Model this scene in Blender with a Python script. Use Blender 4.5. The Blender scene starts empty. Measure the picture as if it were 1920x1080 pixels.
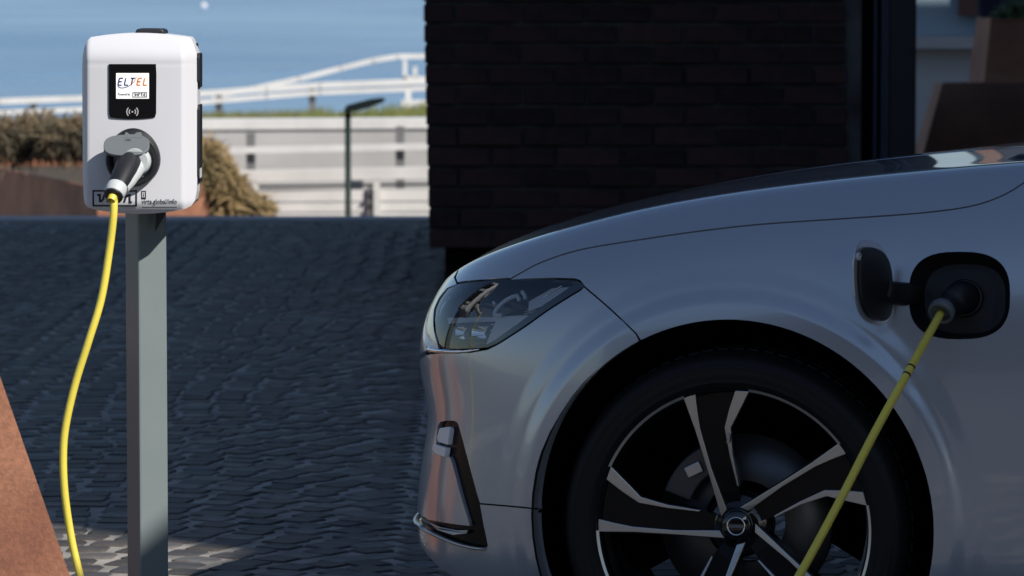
import bpy, bmesh, math, random
import numpy as np
from mathutils import Vector, Matrix
from mathutils.geometry import delaunay_2d_cdt
random.seed(7); rng = np.random.default_rng(7)
scene = bpy.context.scene
R = math.radians

# ------------------------------------------------------------------ camera, sky, sun, exposure
FPX = 8000.0                                   # focal length in photo pixels (150 mm on 36 mm, 1920 px)
CAMZ = 1.41
PITCH = math.atan(600 / FPX)
cam = bpy.data.objects.new('camera', bpy.data.cameras.new('camera'))
scene.collection.objects.link(cam); scene.camera = cam
cam.location = (0, 0, CAMZ); cam.rotation_euler = (math.pi / 2 - PITCH, 0, 0)
cam.data.sensor_width = 36; cam.data.lens = 150
cam.data.clip_start = 0.1; cam.data.clip_end = 20000
cam.data.dof.use_dof = True; cam.data.dof.focus_distance = 8.55; cam.data.dof.aperture_fstop = 10.0

SUN_A, SUN_E = R(48), R(40)                    # sun stands behind the camera, to the right
sun_dir = Vector((math.sin(SUN_A) * math.cos(SUN_E), -math.cos(SUN_A) * math.cos(SUN_E), math.sin(SUN_E)))
world = bpy.data.worlds.new('World'); scene.world = world; world.use_nodes = True
wn = world.node_tree
sky = wn.nodes.new('ShaderNodeTexSky'); sky.sky_type = 'NISHITA'; sky.sun_disc = False
sky.sun_elevation = SUN_E; sky.sun_rotation = math.atan2(sun_dir.x, sun_dir.y)
sky.air_density = 1.0; sky.dust_density = 0.4; sky.ozone_density = 3.0
wn.nodes['Background'].inputs[1].default_value = 0.072
wn.links.new(sky.outputs[0], wn.nodes['Background'].inputs[0])
sl = bpy.data.lights.new('sun', 'SUN'); sl.energy = 4.7; sl.angle = R(0.4); sl.color = (1, 0.95, 0.88)
so = bpy.data.objects.new('sun', sl); scene.collection.objects.link(so)
so.rotation_euler = sun_dir.to_track_quat('Z', 'Y').to_euler()
vs = scene.view_settings; vs.view_transform = 'Standard'; vs.look = 'None'; vs.exposure = 0.25; vs.gamma = 1
vs.use_curve_mapping = False

# ------------------------------------------------------------------ helpers
COL = scene.collection
_th = PITCH
FW = np.array([0, math.cos(_th), -math.sin(_th)]); UP = np.array([0, math.sin(_th), math.cos(_th)]); RT = np.array([1., 0, 0])
C0 = np.array([0, 0, CAMZ])
def ray(u, v): return FW + RT * (u - 960) / FPX + UP * (540 - v) / FPX
def at(u, v, Y):                               # survey of the photo: the point of the place at depth Y
    r = ray(u, v); return C0 + r * Y / r[1]
def sett_prop(o, label=None, cat=None, group=None, kind=None):
    if label: o['label'] = label
    if cat: o['category'] = cat
    if group: o['group'] = group
    if kind: o['kind'] = kind
    return o
def thing(name, loc, label, cat, group=None):
    o = bpy.data.objects.new(name, None); COL.objects.link(o); o.location = Vector(loc); o.empty_display_size = 0.1
    return sett_prop(o, label, cat, group)
def origin_of(o):
    v = Vector((0, 0, 0))
    while o is not None:
        v += o.location; o = o.parent
    return v
def link(name, me, mat, parent=None, loc=None):
    o = bpy.data.objects.new(name, me); COL.objects.link(o)
    if mat is not None and not me.materials: me.materials.append(mat)
    if parent is not None: o.parent = parent
    if loc is not None: o.location = loc
    return o
class MB:
    def __init__(s): s.v = []; s.f = []; s.sm = []
    def add(s, vs, fs, smooth=False):
        b = len(s.v); s.v += [tuple(map(float, p)) for p in vs]
        s.f += [tuple(i + b for i in f) for f in fs]; s.sm += [smooth] * len(fs); return s
    def box(s, c, d, rz=0.0, M=None):
        x, y, z = d[0] / 2, d[1] / 2, d[2] / 2
        P = [(-x, -y, -z), (x, -y, -z), (x, y, -z), (-x, y, -z), (-x, -y, z), (x, -y, z), (x, y, z), (-x, y, z)]
        ca, sa = math.cos(rz), math.sin(rz)
        Q = []
        for p in P:
            if M is not None: q = M @ Vector(p); q = (q.x, q.y, q.z)
            else: q = (p[0] * ca - p[1] * sa, p[0] * sa + p[1] * ca, p[2])
            Q.append((c[0] + q[0], c[1] + q[1], c[2] + q[2]))
        return s.add(Q, [(0, 3, 2, 1), (4, 5, 6, 7), (0, 1, 5, 4), (1, 2, 6, 5), (2, 3, 7, 6), (3, 0, 4, 7)])
    def span(s, a, b):
        return s.box([(a[i] + b[i]) / 2 for i in range(3)], [abs(b[i] - a[i]) for i in range(3)])
    def tube(s, pts, rad, n=12, cap=True, smooth=True, squash=None):
        pts = [Vector(p) for p in pts]; N = len(pts)
        if not hasattr(rad, '__len__'): rad = [rad] * N
        ref = None; vs = []; fs = []
        for i, p in enumerate(pts):
            t = (pts[min(i + 1, N - 1)] - pts[max(i - 1, 0)]).normalized()
            if ref is None:
                ref = Vector((0, 0, 1)) if abs(t.z) < 0.9 else Vector((1, 0, 0))
                if squash is not None: ref = Vector(squash[0])
            a = (ref - t * ref.dot(t)).normalized(); b = t.cross(a); ref = a
            k = squash[1] if squash else 1.0
            for j in range(n):
                q = 2 * math.pi * j / n
                vs.append(p + a * math.cos(q) * rad[i] + b * math.sin(q) * rad[i] * k)
        for i in range(N - 1):
            for j in range(n):
                fs.append((i * n + j, i * n + (j + 1) % n, (i + 1) * n + (j + 1) % n, (i + 1) * n + j))
        s.add(vs, fs, smooth)
        if cap:
            b = len(s.v) - len(vs)
            s.f.append(tuple(b + j for j in reversed(range(n)))); s.sm.append(False)
            s.f.append(tuple(b + (N - 1) * n + j for j in range(n))); s.sm.append(False)
        return s
    def lathe(s, prof, c, ax, n=48, smooth=True, ref=None):   # prof = (radius, distance along axis)
        ax = Vector(ax).normalized(); c = Vector(c)
        ref = Vector(ref) if ref else (Vector((0, 0, 1)) if abs(ax.z) < 0.9 else Vector((1, 0, 0)))
        a = (ref - ax * ref.dot(ax)).normalized(); b = ax.cross(a); vs = []; fs = []
        for (r, d) in prof:
            for j in range(n):
                q = 2 * math.pi * j / n; vs.append(c + ax * d + (a * math.cos(q) + b * math.sin(q)) * r)
        for i in range(len(prof) - 1):
            for j in range(n):
                fs.append((i * n + j, i * n + (j + 1) % n, (i + 1) * n + (j + 1) % n, (i + 1) * n + j))
        return s.add(vs, fs, smooth)
    def prism(s, poly, fn, d0, d1, smooth=False):             # poly in 2-D, fn(x, y, d) -> world
        n = len(poly)
        vs = [fn(x, y, d0) for x, y in poly] + [fn(x, y, d1) for x, y in poly]
        fs = [tuple(range(n)), tuple(reversed(range(n, 2 * n)))] + [(i, i + n, (i + 1) % n + n, (i + 1) % n) for i in range(n)]
        return s.add(vs, fs, smooth)
    def mesh(s, name, off=(0, 0, 0)):
        me = bpy.data.meshes.new(name)
        me.from_pydata([(p[0] - off[0], p[1] - off[1], p[2] - off[2]) for p in s.v], [], s.f)
        me.polygons.foreach_set('use_smooth', s.sm); me.update()
        bm = bmesh.new(); bm.from_mesh(me); bmesh.ops.recalc_face_normals(bm, faces=bm.faces); bm.to_mesh(me); bm.free()
        return me
    def build(s, name, mat, parent=None, bevel=0.0):
        o = link(name, s.mesh(name, origin_of(parent) if parent else (0, 0, 0)), mat, parent)
        if bevel:
            m = o.modifiers.new('bevel', 'BEVEL'); m.width = bevel; m.segments = 2; m.limit_method = 'ANGLE'
        return o
def smooth_path(pts, n=8):
    P = [Vector(p) for p in pts]; out = []
    for i in range(len(P) - 1):
        a, b, c, d = P[max(i - 1, 0)], P[i], P[i + 1], P[min(i + 2, len(P) - 1)]
        for k in range(n):
            t = k / n
            out.append(0.5 * ((2 * b) + (c - a) * t + (2 * a - 5 * b + 4 * c - d) * t * t + (3 * b - a - 3 * c + d) * t ** 3))
    out.append(P[-1]); return out
def squircle(cx, cy, rx, ry, e=2.6, n=48):
    o = []
    for k in range(n):
        q = 2 * math.pi * k / n; c, s_ = math.cos(q), math.sin(q)
        o.append((cx + rx * math.copysign(abs(c) ** (2 / e), c), cy + ry * math.copysign(abs(s_) ** (2 / e), s_)))
    return o

# ------------------------------------------------------------------ materials
def mat(name, base, rough=0.5, metal=0.0, var=None, vscale=5.0, bump=0.0, bscale=40.0, coat=0.0, spec=0.5, detail=6.0, obj_random=0.0, stretch=None):
    m = bpy.data.materials.new(name); m.use_nodes = True; nt = m.node_tree; p = nt.nodes['Principled BSDF']
    p.inputs['Base Color'].default_value = (*base, 1); p.inputs['Roughness'].default_value = rough
    p.inputs['Metallic'].default_value = metal; p.inputs['Coat Weight'].default_value = coat
    p.inputs['Coat Roughness'].default_value = 0.03; p.inputs['Specular IOR Level'].default_value = spec
    tc = nt.nodes.new('ShaderNodeTexCoord'); mp = nt.nodes.new('ShaderNodeMapping')
    nt.links.new(tc.outputs['Object'], mp.inputs[0])
    if stretch: mp.inputs['Scale'].default_value = stretch
    col = None
    if var:
        nz = nt.nodes.new('ShaderNodeTexNoise'); nz.inputs['Scale'].default_value = vscale; nz.inputs['Detail'].default_value = detail
        nt.links.new(mp.outputs[0], nz.inputs['Vector'])
        cr = nt.nodes.new('ShaderNodeValToRGB'); cr.color_ramp.elements[0].position = 0.32; cr.color_ramp.elements[1].position = 0.68
        cr.color_ramp.elements[0].color = (*base, 1); cr.color_ramp.elements[1].color = (*var, 1)
        nt.links.new(nz.outputs['Fac'], cr.inputs[0]); col = cr.outputs[0]
    if obj_random:
        oi = nt.nodes.new('ShaderNodeObjectInfo'); mr = nt.nodes.new('ShaderNodeMapRange')
        mr.inputs[3].default_value = 1 - obj_random; mr.inputs[4].default_value = 1 + obj_random
        nt.links.new(oi.outputs['Random'], mr.inputs[0])
        mx = nt.nodes.new('ShaderNodeMix'); mx.data_type = 'RGBA'; mx.blend_type = 'MULTIPLY'; mx.inputs[0].default_value = 1
        if col: nt.links.new(col, mx.inputs[6])
        else: mx.inputs[6].default_value = (*base, 1)
        nt.links.new(mr.outputs[0], mx.inputs[7]); col = mx.outputs[2]
    if col: nt.links.new(col, p.inputs['Base Color'])
    if bump:
        n2 = nt.nodes.new('ShaderNodeTexNoise'); n2.inputs['Scale'].default_value = bscale; n2.inputs['Detail'].default_value = 5
        nt.links.new(mp.outputs[0], n2.inputs['Vector'])
        b = nt.nodes.new('ShaderNodeBump'); b.inputs['Strength'].default_value = bump; b.inputs['Distance'].default_value = 0.01
        nt.links.new(n2.outputs['Fac'], b.inputs['Height']); nt.links.new(b.outputs[0], p.inputs['Normal'])
    return m
def emit_mat(name, base, strength):
    m = mat(name, base, 0.3); p = m.node_tree.nodes['Principled BSDF']
    p.inputs['Emission Color'].default_value = (*base, 1); p.inputs['Emission Strength'].default_value = strength; return m
def glass_mat(name, refl, tint, rough=0.0):     # coated glass: part mirror, part clear
    m = bpy.data.materials.new(name); m.use_nodes = True; nt = m.node_tree; nt.nodes.remove(nt.nodes['Principled BSDF'])
    g = nt.nodes.new('ShaderNodeBsdfGlossy'); g.inputs['Roughness'].default_value = rough; g.inputs['Color'].default_value = (0.95, 0.97, 1, 1)
    t = nt.nodes.new('ShaderNodeBsdfTransparent'); t.inputs['Color'].default_value = (*tint, 1)
    mx = nt.nodes.new('ShaderNodeMixShader'); lw = nt.nodes.new('ShaderNodeFresnel'); lw.inputs[0].default_value = 1.5
    ad = nt.nodes.new('ShaderNodeMath'); ad.operation = 'ADD'; ad.use_clamp = True; ad.inputs[1].default_value = refl
    nt.links.new(lw.outputs[0], ad.inputs[0]); nt.links.new(ad.outputs[0], mx.inputs[0])
    nt.links.new(t.outputs[0], mx.inputs[1]); nt.links.new(g.outputs[0], mx.inputs[2])
    nt.links.new(mx.outputs[0], nt.nodes['Material Output'].inputs[0]); return m

M = {}
M['paint'] = mat('silver_paint', (0.46, 0.485, 0.54), 0.23, 0.45, coat=1.0, bump=0.012, bscale=1400)
M['paint_wall'] = M['paint']
M['black_gloss'] = mat('black_gloss', (0.006, 0.006, 0.007), 0.08, coat=0.5)
M['black_plastic'] = mat('black_plastic', (0.012, 0.012, 0.014), 0.45)
M['void'] = mat('dark_liner', (0.004, 0.004, 0.004), 0.9, spec=0.1)
M['chrome'] = mat('chrome', (0.75, 0.76, 0.78), 0.06, 1.0)
M['satin'] = mat('satin_metal', (0.45, 0.45, 0.46), 0.3, 1.0)
M['alloy'] = mat('machined_alloy', (0.62, 0.62, 0.63), 0.33, 1.0, bump=0.02, bscale=300)
M['rubber'] = mat('tyre_rubber', (0.008, 0.008, 0.009), 0.6, spec=0.3, bump=0.1, bscale=120)
M['disc'] = mat('brake_iron', (0.10, 0.10, 0.105), 0.4, 0.8)
M['lens'] = glass_mat('lamp_lens', 0.055, (0.98, 0.98, 0.98))
M['reflector'] = mat('lamp_reflector', (0.7, 0.62, 0.54), 0.3, 0.3)
M['lamp_white'] = mat('guide_and_sky_white', (0.88, 0.88, 0.9), 0.25)  # also stands for sky mirrored in the running-light chrome
M['lamp_blade'] = mat('lamp_blade_plastic', (0.72, 0.69, 0.72), 0.3, 0.2)
M['trim'] = mat('black_trim', (0.006, 0.006, 0.007), 0.22, spec=0.22)
M['lamp_dark'] = mat('lamp_housing', (0.02, 0.02, 0.022), 0.3)
M['amber'] = mat('amber_plastic', (0.7, 0.25, 0.02), 0.25)
M['yellow'] = mat('yellow_cable', (0.78, 0.64, 0.085), 0.42, var=(0.70, 0.58, 0.08), vscale=9, bump=0.05, bscale=80)
M['white'] = mat('white_plastic', (0.63, 0.635, 0.67), 0.38, bump=0.03, bscale=700)
M['grey_plastic'] = mat('grey_plastic', (0.13, 0.145, 0.155), 0.5, bump=0.05, bscale=500)
M['dark_plastic'] = mat('anthracite_plastic', (0.012, 0.013, 0.017), 0.48, bump=0.05, bscale=500)
M['pale_plastic'] = mat('pale_grey_plastic', (0.50, 0.53, 0.54), 0.45)
M['screen'] = emit_mat('screen_white', (0.85, 0.86, 0.84), 0.35)
M['ink'] = mat('navy_ink', (0.012, 0.014, 0.035), 0.5)
M['blue'] = mat('blue_print', (0.02, 0.03, 0.16), 0.5)
M['orange'] = mat('orange_print', (0.75, 0.22, 0.03), 0.5)
M['icon'] = mat('pale_icon', (0.45, 0.45, 0.45), 0.5)
M['post'] = mat('post_paint', (0.185, 0.22, 0.222), 0.36, var=(0.165, 0.20, 0.20), vscale=6, bump=0.02, bscale=300)
M['corten'] = mat('weathered_steel', (0.38, 0.17, 0.095), 0.75, var=(0.20, 0.075, 0.042), vscale=3.4, bump=0.16, bscale=160, detail=15)
def speckle(m, sc, lo_, hi_):                    # fine rust specks over the base colour
    nt = m.node_tree; p = nt.nodes['Principled BSDF']; src = p.inputs['Base Color'].links[0].from_socket
    tc = nt.nodes.new('ShaderNodeTexCoord'); nz = nt.nodes.new('ShaderNodeTexNoise'); nz.inputs['Scale'].default_value = sc; nz.inputs['Detail'].default_value = 6
    nt.links.new(tc.outputs['Object'], nz.inputs['Vector']); mr = nt.nodes.new('ShaderNodeMapRange'); mr.inputs[1].default_value = .35; mr.inputs[2].default_value = .65; mr.inputs[3].default_value = lo_; mr.inputs[4].default_value = hi_
    nt.links.new(nz.outputs['Fac'], mr.inputs[0]); mx = nt.nodes.new('ShaderNodeMix'); mx.data_type = 'RGBA'; mx.blend_type = 'MULTIPLY'; mx.inputs[0].default_value = 1
    nt.links.new(src, mx.inputs[6]); nt.links.new(mr.outputs[0], mx.inputs[7]); nt.links.new(mx.outputs[2], p.inputs['Base Color'])
speckle(M['corten'], 90, .82, 1.12)
M['sett'] = mat('granite_sett', (0.046, 0.043, 0.044), 0.58, var=(0.086, 0.080, 0.076), vscale=14, bump=0.22, bscale=45, spec=0.25)
def tone_sett(m):
    nt = m.node_tree; p = nt.nodes['Principled BSDF']; src = p.inputs['Base Color'].links[0].from_socket
    at_ = nt.nodes.new('ShaderNodeAttribute'); at_.attribute_name = 'tone'
    mx = nt.nodes.new('ShaderNodeMix'); mx.data_type = 'RGBA'; mx.blend_type = 'MULTIPLY'; mx.inputs[0].default_value = 1
    nt.links.new(src, mx.inputs[6]); nt.links.new(at_.outputs['Color'], mx.inputs[7]); nt.links.new(mx.outputs[2], p.inputs['Base Color'])
tone_sett(M['sett'])
def set_tone(me, tones):
    a_ = me.attributes.new('tone', 'FLOAT_COLOR', 'FACE'); a_.data.foreach_set('color', [c for t in tones for c in (t[0], t[1], t[2], 1.0)])
def stone_tone(r_):
    t = r_.choice((.55, .7, .8, .9, 1, 1, 1.15, 1.4, 1.9)) * r_.uniform(.85, 1.15); w = r_.uniform(-.06, .10); return (t * (1 + w), t, t * (1 - w))
M['joint'] = mat('joint_sand', (0.36, 0.34, 0.31), 0.9, var=(0.16, 0.155, 0.15), vscale=8, bump=0.5, bscale=60)
M['paving'] = mat('plaza_paving', (0.075, 0.07, 0.07), 0.8, var=(0.05, 0.048, 0.048), vscale=1.2, bump=0.3, bscale=20)
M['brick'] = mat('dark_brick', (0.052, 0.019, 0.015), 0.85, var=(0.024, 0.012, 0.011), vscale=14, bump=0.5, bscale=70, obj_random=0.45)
M['mortar'] = mat('mortar', (0.10, 0.095, 0.095), 0.95, var=(0.02, 0.02, 0.02), vscale=4, bump=0.4, bscale=80)
M['navy_metal'] = mat('navy_frame', (0.015, 0.02, 0.045), 0.4)
M['facade'] = mat('pale_facade', (0.34, 0.30, 0.27), 0.8, var=(0.29, 0.25, 0.23), vscale=0.8)
M['redfacade'] = mat('brick_facade', (0.22, 0.11, 0.08), 0.85, var=(0.16, 0.08, 0.06), vscale=1.5)
M['pane'] = glass_mat('window_glass', 0.0, (0.88, 0.93, 0.97))
M['carglass'] = glass_mat('car_glass', 0.06, (0.12, 0.14, 0.14))
M['whitewood'] = mat('white_painted_timber', (0.74, 0.725, 0.70), 0.6, var=(0.60, 0.59, 0.57), vscale=3, bump=0.2)
M['concrete'] = mat('pale_concrete', (0.50, 0.49, 0.48), 0.8, var=(0.38, 0.37, 0.36), vscale=1.5, bump=0.2)
M['green_metal'] = mat('dark_green_metal', (0.003, 0.018, 0.014), 0.5, spec=0.3)
M['greymetal'] = mat('grey_metal', (0.16, 0.16, 0.16), 0.5)
M['lampgreen'] = mat('lamp_green_black', (0.006, 0.012, 0.013), 0.45)
M['drybush'] = mat('dry_leaves', (0.34, 0.225, 0.10), 0.8, var=(0.17, 0.135, 0.065), vscale=2.0)
M['greybush'] = mat('grey_dry_leaves', (0.19, 0.135, 0.075), 0.85, var=(0.08, 0.07, 0.045), vscale=2.5)
M['stem'] = mat('bush_stem', (0.09, 0.06, 0.04), 0.8)
M['grass'] = mat('grass_blades', (0.13, 0.17, 0.035), 0.7, var=(0.20, 0.18, 0.06), vscale=1)
M['soil'] = mat('soil', (0.06, 0.045, 0.03), 0.95)
M['hill'] = mat('far_shore', (0.05, 0.06, 0.045), 0.9, var=(0.08, 0.075, 0.06), vscale=0.02)
def water_material():
    m = bpy.data.materials.new('sea_water'); m.use_nodes = True; nt = m.node_tree; p = nt.nodes['Principled BSDF']
    p.inputs['Base Color'].default_value = (0.115, 0.205, 0.34, 1); p.inputs['Roughness'].default_value = 0.25; p.inputs['IOR'].default_value = 1.33
    tc = nt.nodes.new('ShaderNodeTexCoord'); h = None
    for sc, st in ((0.35, 0.9), (1.6, 0.5), (0.03, 0.35)):
        mp = nt.nodes.new('ShaderNodeMapping'); mp.inputs['Scale'].default_value = (sc, sc * 1.6, sc)
        nz = nt.nodes.new('ShaderNodeTexNoise'); nz.inputs['Scale'].default_value = 1; nz.inputs['Detail'].default_value = 3
        nt.links.new(tc.outputs['Object'], mp.inputs[0]); nt.links.new(mp.outputs[0], nz.inputs['Vector'])
        b = nt.nodes.new('ShaderNodeBump'); b.inputs['Strength'].default_value = st; b.inputs['Distance'].default_value = 0.35 / sc * 0.35
        nt.links.new(nz.outputs['Fac'], b.inputs['Height'])
        if h: nt.links.new(h, b.inputs['Normal'])
        h = b.outputs[0]
    mp = nt.nodes.new('ShaderNodeMapping'); mp.inputs['Scale'].default_value = (0.02, 0.012, 1); nz = nt.nodes.new('ShaderNodeTexNoise'); nz.inputs['Detail'].default_value = 5; nz.inputs['Scale'].default_value = 1
    nt.links.new(tc.outputs['Object'], mp.inputs[0]); nt.links.new(mp.outputs[0], nz.inputs['Vector'])
    cr = nt.nodes.new('ShaderNodeValToRGB'); cr.color_ramp.elements[0].position = .35; cr.color_ramp.elements[1].position = .65
    cr.color_ramp.elements[0].color = (0.125, 0.23, 0.385, 1); cr.color_ramp.elements[1].color = (0.21, 0.34, 0.48, 1)
    nt.links.new(nz.outputs['Fac'], cr.inputs[0]); nt.links.new(cr.outputs[0], p.inputs['Base Color'])
    nt.links.new(h, p.inputs['Normal']); return m
M['water'] = water_material()
M['pale_render'] = mat('pale_render', (0.72, 0.73, 0.72), 0.8, var=(0.62, 0.63, 0.62), vscale=1.2)
M['bluewall'] = mat('blue_grey_render', (0.40, 0.50, 0.56), 0.7, var=(0.34, 0.44, 0.50), vscale=1.5)
M['leaf'] = mat('green_leaves', (0.06, 0.11, 0.03), 0.6, var=(0.09, 0.14, 0.04), vscale=4)

# ------------------------------------------------------------------ setting: ground, water, shore
def struct(name, mb, m):
    o = mb.build(name, M[m]); o['kind'] = 'structure'; return o
YE = 23.95                                      # far edge of the plaza
g = MB(); g.add([(-400, -2500, -0.006), (400, -2500, -0.006), (120, YE, -0.006), (-120, YE, -0.006)], [(0, 1, 2, 3)])
g.add([(-120, YE, -0.006), (120, YE, -0.006), (120, YE, -2.0), (-120, YE, -2.0)], [(0, 3, 2, 1)])
struct('ground', g, 'paving')
g = MB(); g.span((1.62, 23.0, -0.4), (14, 31, -0.004)); struct('courtyard', g, 'paving')
g = MB(); g.add([(-3000, 56, -3.2), (3000, 56, -3.2), (6000, 9000, -3.2), (-6000, 9000, -3.2)], [(0, 1, 2, 3)])
struct('water', g, 'water')
g = MB(); g.add([(-120, YE, -1.7), (120, YE, -1.7), (120, 57, -1.7), (-120, 57, -1.7)], [(0, 1, 2, 3)])
g.add([(-120, 57, -1.7), (120, 57, -1.7), (120, 57, -5), (-120, 57, -5)], [(0, 3, 2, 1)])
struct('quay', g, 'concrete')
# far shore: a low wooded ridge beyond the water
hv = []; hf = []
for i in range(121):
    x = -3000 + i * 50
    hh = 14 + 9 * math.sin(i * 0.37) + 5 * math.sin(i * 1.13 + 1) + random.uniform(-2, 2)
    hv += [(x, 1500, -3.5), (x, 1560, max(5, hh)), (x, 1900, max(3, hh * 0.7))]
for i in range(120):
    a = i * 3; hf += [(a, a + 3, a + 4, a + 1), (a + 1, a + 4, a + 5, a + 2)]
struct('hills', MB().add(hv, hf), 'hill')
# kerb at the edge of the plaza
k = MB(); k.span((-30, YE - 0.30, -0.3), (10, YE + 0.0, 0.02))
struct('kerb', k, 'concrete')

# setts of the plaza, laid in shallow arcs on a bed of sand
bed = MB(); bed.add([(-6, 5.5, 0.0052), (9, 5.5, 0.0052), (9, YE - 0.31, 0.0052), (-6, YE - 0.31, 0.0052)], [(0, 1, 2, 3)])
pave = struct('pavement', bed, 'joint')
def sett_mesh_data(w, d, h, ch, rr):
    a, b = w / 2, d / 2
    def ring(s, z, j):
        return [(x * s + rr.uniform(-j, j), y * s + rr.uniform(-j, j), z + rr.uniform(-j, j) * 0.3) for x, y in
                ((-a, -b * .8), (-a * .8, -b), (a * .8, -b), (a, -b * .8), (a, b * .8), (a * .8, b), (-a * .8, b), (-a, b * .8))]
    vs = ring(1.0, -0.03, 0) + ring(1.0, h - ch, 0.003) + ring(0.9, h, 0.002)
    n = 8; fs = []
    for k_ in range(2):
        for j in range(n): fs.append((k_ * n + j, k_ * n + (j + 1) % n, (k_ + 1) * n + (j + 1) % n, (k_ + 1) * n + j))
    fs.append(tuple(range(2 * n, 3 * n)))
    return vs, fs
rr = random.Random(3)
protos = []
for i in range(14):
    vs, fs = sett_mesh_data(0.098 + rr.uniform(-.012, .010), 0.095 + rr.uniform(-.010, .006), 0.009, 0.005, rr)
    protos.append((vs, fs))
proto_me = []
for vs, fs in protos:
    me = bpy.data.meshes.new('sett'); me.from_pydata(vs, [], fs); me.materials.append(M['sett']); me.update(); set_tone(me, [stone_tone(rr)] * len(fs)); proto_me.append(me)
spots = []
COLW = 1.5
for col in range(-3, 5):
    for j in range(-6, 190):
        s_ = -COLW / 2
        while s_ < COLW / 2 - 0.03:
            w = 0.118 + rr.uniform(-.014, .016)
            xc = s_ + w / 2
            y = 6.0 + j * 0.107 + 0.30 * (1 - (2 * xc / COLW) ** 2) + rr.uniform(-.009, .009)
            x = col * COLW + 0.35 + xc
            if 5.6 < y < YE - 0.4 and -5.5 < x < 6: spots.append((x, y, math.atan(-0.30 * 8 * xc / COLW ** 2) + rr.uniform(-.09, .09)))
            s_ += w
def visible_sett(x, y):
    u = 960 + x / y * FPX; v = -60 + CAMZ * FPX / y
    return -20 < u < 830 and v < 1090
vis = sorted([p for p in spots if visible_sett(p[0], p[1])], key=lambda p: p[1])
near = set(vis[:300]); big = MB(); tones = []
for p in spots:
    i = rr.randrange(14); dz = rr.uniform(-.0012, .0012); tx, ty = rr.gauss(0, .007), rr.gauss(0, .009)
    Mx = Matrix.Translation((p[0], p[1], dz)) @ Matrix.Rotation(p[2], 4, 'Z') @ Matrix.Rotation(tx, 4, 'X') @ Matrix.Rotation(ty, 4, 'Y')
    if p in near:
        o = bpy.data.objects.new('sett', proto_me[i]); COL.objects.link(o); o.parent = pave; o.matrix_local = Mx
    else:
        vs, fs = protos[i]; big.add([tuple(Mx @ Vector(v)) for v in vs], fs); tones += [stone_tone(rr)] * len(fs)
me = bpy.data.meshes.new('sett_field'); me.from_pydata(big.v, [], big.f); me.materials.append(M['sett']); me.update(); set_tone(me, tones)
o = link('sett_field', me, None, pave); o['kind'] = 'stuff'

# ------------------------------------------------------------------ brick pavilion on the right, with window
YB = 18.7
bx0 = -0.38
bb = thing('brick_building', (bx0, YB, 0), 'low dark brick building in deep shade behind the silver car', 'building')
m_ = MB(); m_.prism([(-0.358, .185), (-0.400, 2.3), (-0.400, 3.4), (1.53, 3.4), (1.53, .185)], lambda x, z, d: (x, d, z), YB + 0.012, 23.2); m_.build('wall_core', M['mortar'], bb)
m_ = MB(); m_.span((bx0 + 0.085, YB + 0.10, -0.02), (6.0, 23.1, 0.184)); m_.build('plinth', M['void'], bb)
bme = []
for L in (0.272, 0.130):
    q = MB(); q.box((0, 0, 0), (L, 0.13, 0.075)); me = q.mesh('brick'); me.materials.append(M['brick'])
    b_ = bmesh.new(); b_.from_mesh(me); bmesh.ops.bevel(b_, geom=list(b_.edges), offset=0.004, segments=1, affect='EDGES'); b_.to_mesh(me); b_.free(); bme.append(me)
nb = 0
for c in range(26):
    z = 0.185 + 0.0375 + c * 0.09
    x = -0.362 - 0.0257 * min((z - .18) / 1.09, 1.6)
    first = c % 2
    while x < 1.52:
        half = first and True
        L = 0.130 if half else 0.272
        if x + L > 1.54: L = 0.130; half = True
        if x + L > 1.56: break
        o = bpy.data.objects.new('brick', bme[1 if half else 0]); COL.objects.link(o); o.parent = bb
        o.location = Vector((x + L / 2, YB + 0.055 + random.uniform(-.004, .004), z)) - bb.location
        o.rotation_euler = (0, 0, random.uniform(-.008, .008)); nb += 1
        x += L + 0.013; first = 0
# return of the wall at the left end
m_ = MB()
for c in range(26):
    z = 0.185 + c * 0.09
    y = YB + 0.15 + (0.14 if c % 2 else 0)
    while y < 23.0:
        m_.span((-0.3635 - 0.0257 * min((z - .14) / 1.09, 1.6), y, z), (bx0 + 0.06, min(y + 0.272, 23.15), z + 0.075)); y += 0.285
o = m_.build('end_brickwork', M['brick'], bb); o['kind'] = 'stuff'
m_ = MB(); m_.span((bx0 - 0.3, 17.9, 2.62), (8.0, 23.25, 3.38)); m_.build('roof_shade_canopy', M['navy_metal'], bb)  # roof out of view, its overhang added to darken the wall below
m_ = MB(); m_.span((1.585, YB + 0.02, 0.16), (1.60, YB + 0.16, 2.62)); m_.span((1.615, YB - 0.02, 0.16), (1.65, YB + 0.12, 2.62)); m_.build('drain_channel', M['navy_metal'], bb)
m_ = MB(); m_.span((1.535, YB + 0.165, 0.16), (1.75, YB + 4.4, 2.615)); m_.build('corner_backing', M['void'], bb)
m_ = MB(); m_.span((7.0, 19.2, 3.39), (18, 23.2, 8.5)); m_.build('courtyard_shade_block', M['redfacade'], bb)  # unseen mass added to keep the courtyard behind the window in shade
m_ = MB(); m_.span((1.654, YB - 0.03, 0.16), (1.755, YB + 0.20, 2.62)); m_.build('column', M['black_plastic'], bb)
wf = MB(); wf.span((1.758, YB + 0.03, 0.16), (1.772, YB + 0.12, 2.60)); wf.span((3.3, YB + 0.03, 0.16), (3.38, YB + 0.12, 2.6)); wf.span((1.772, YB + 0.03, 0.16), (3.3, YB + .12, .24))
win = wf.build('window', M['black_plastic'], bb)
m_ = MB(); m_.add([(1.765, YB + 0.07, 0.22), (3.32, YB + 0.07, 0.22), (3.32, YB + 0.07, 2.6), (1.765, YB + 0.07, 2.6)], [(0, 1, 2, 3)]); m_.build('pane', M['pane'], win)
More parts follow.
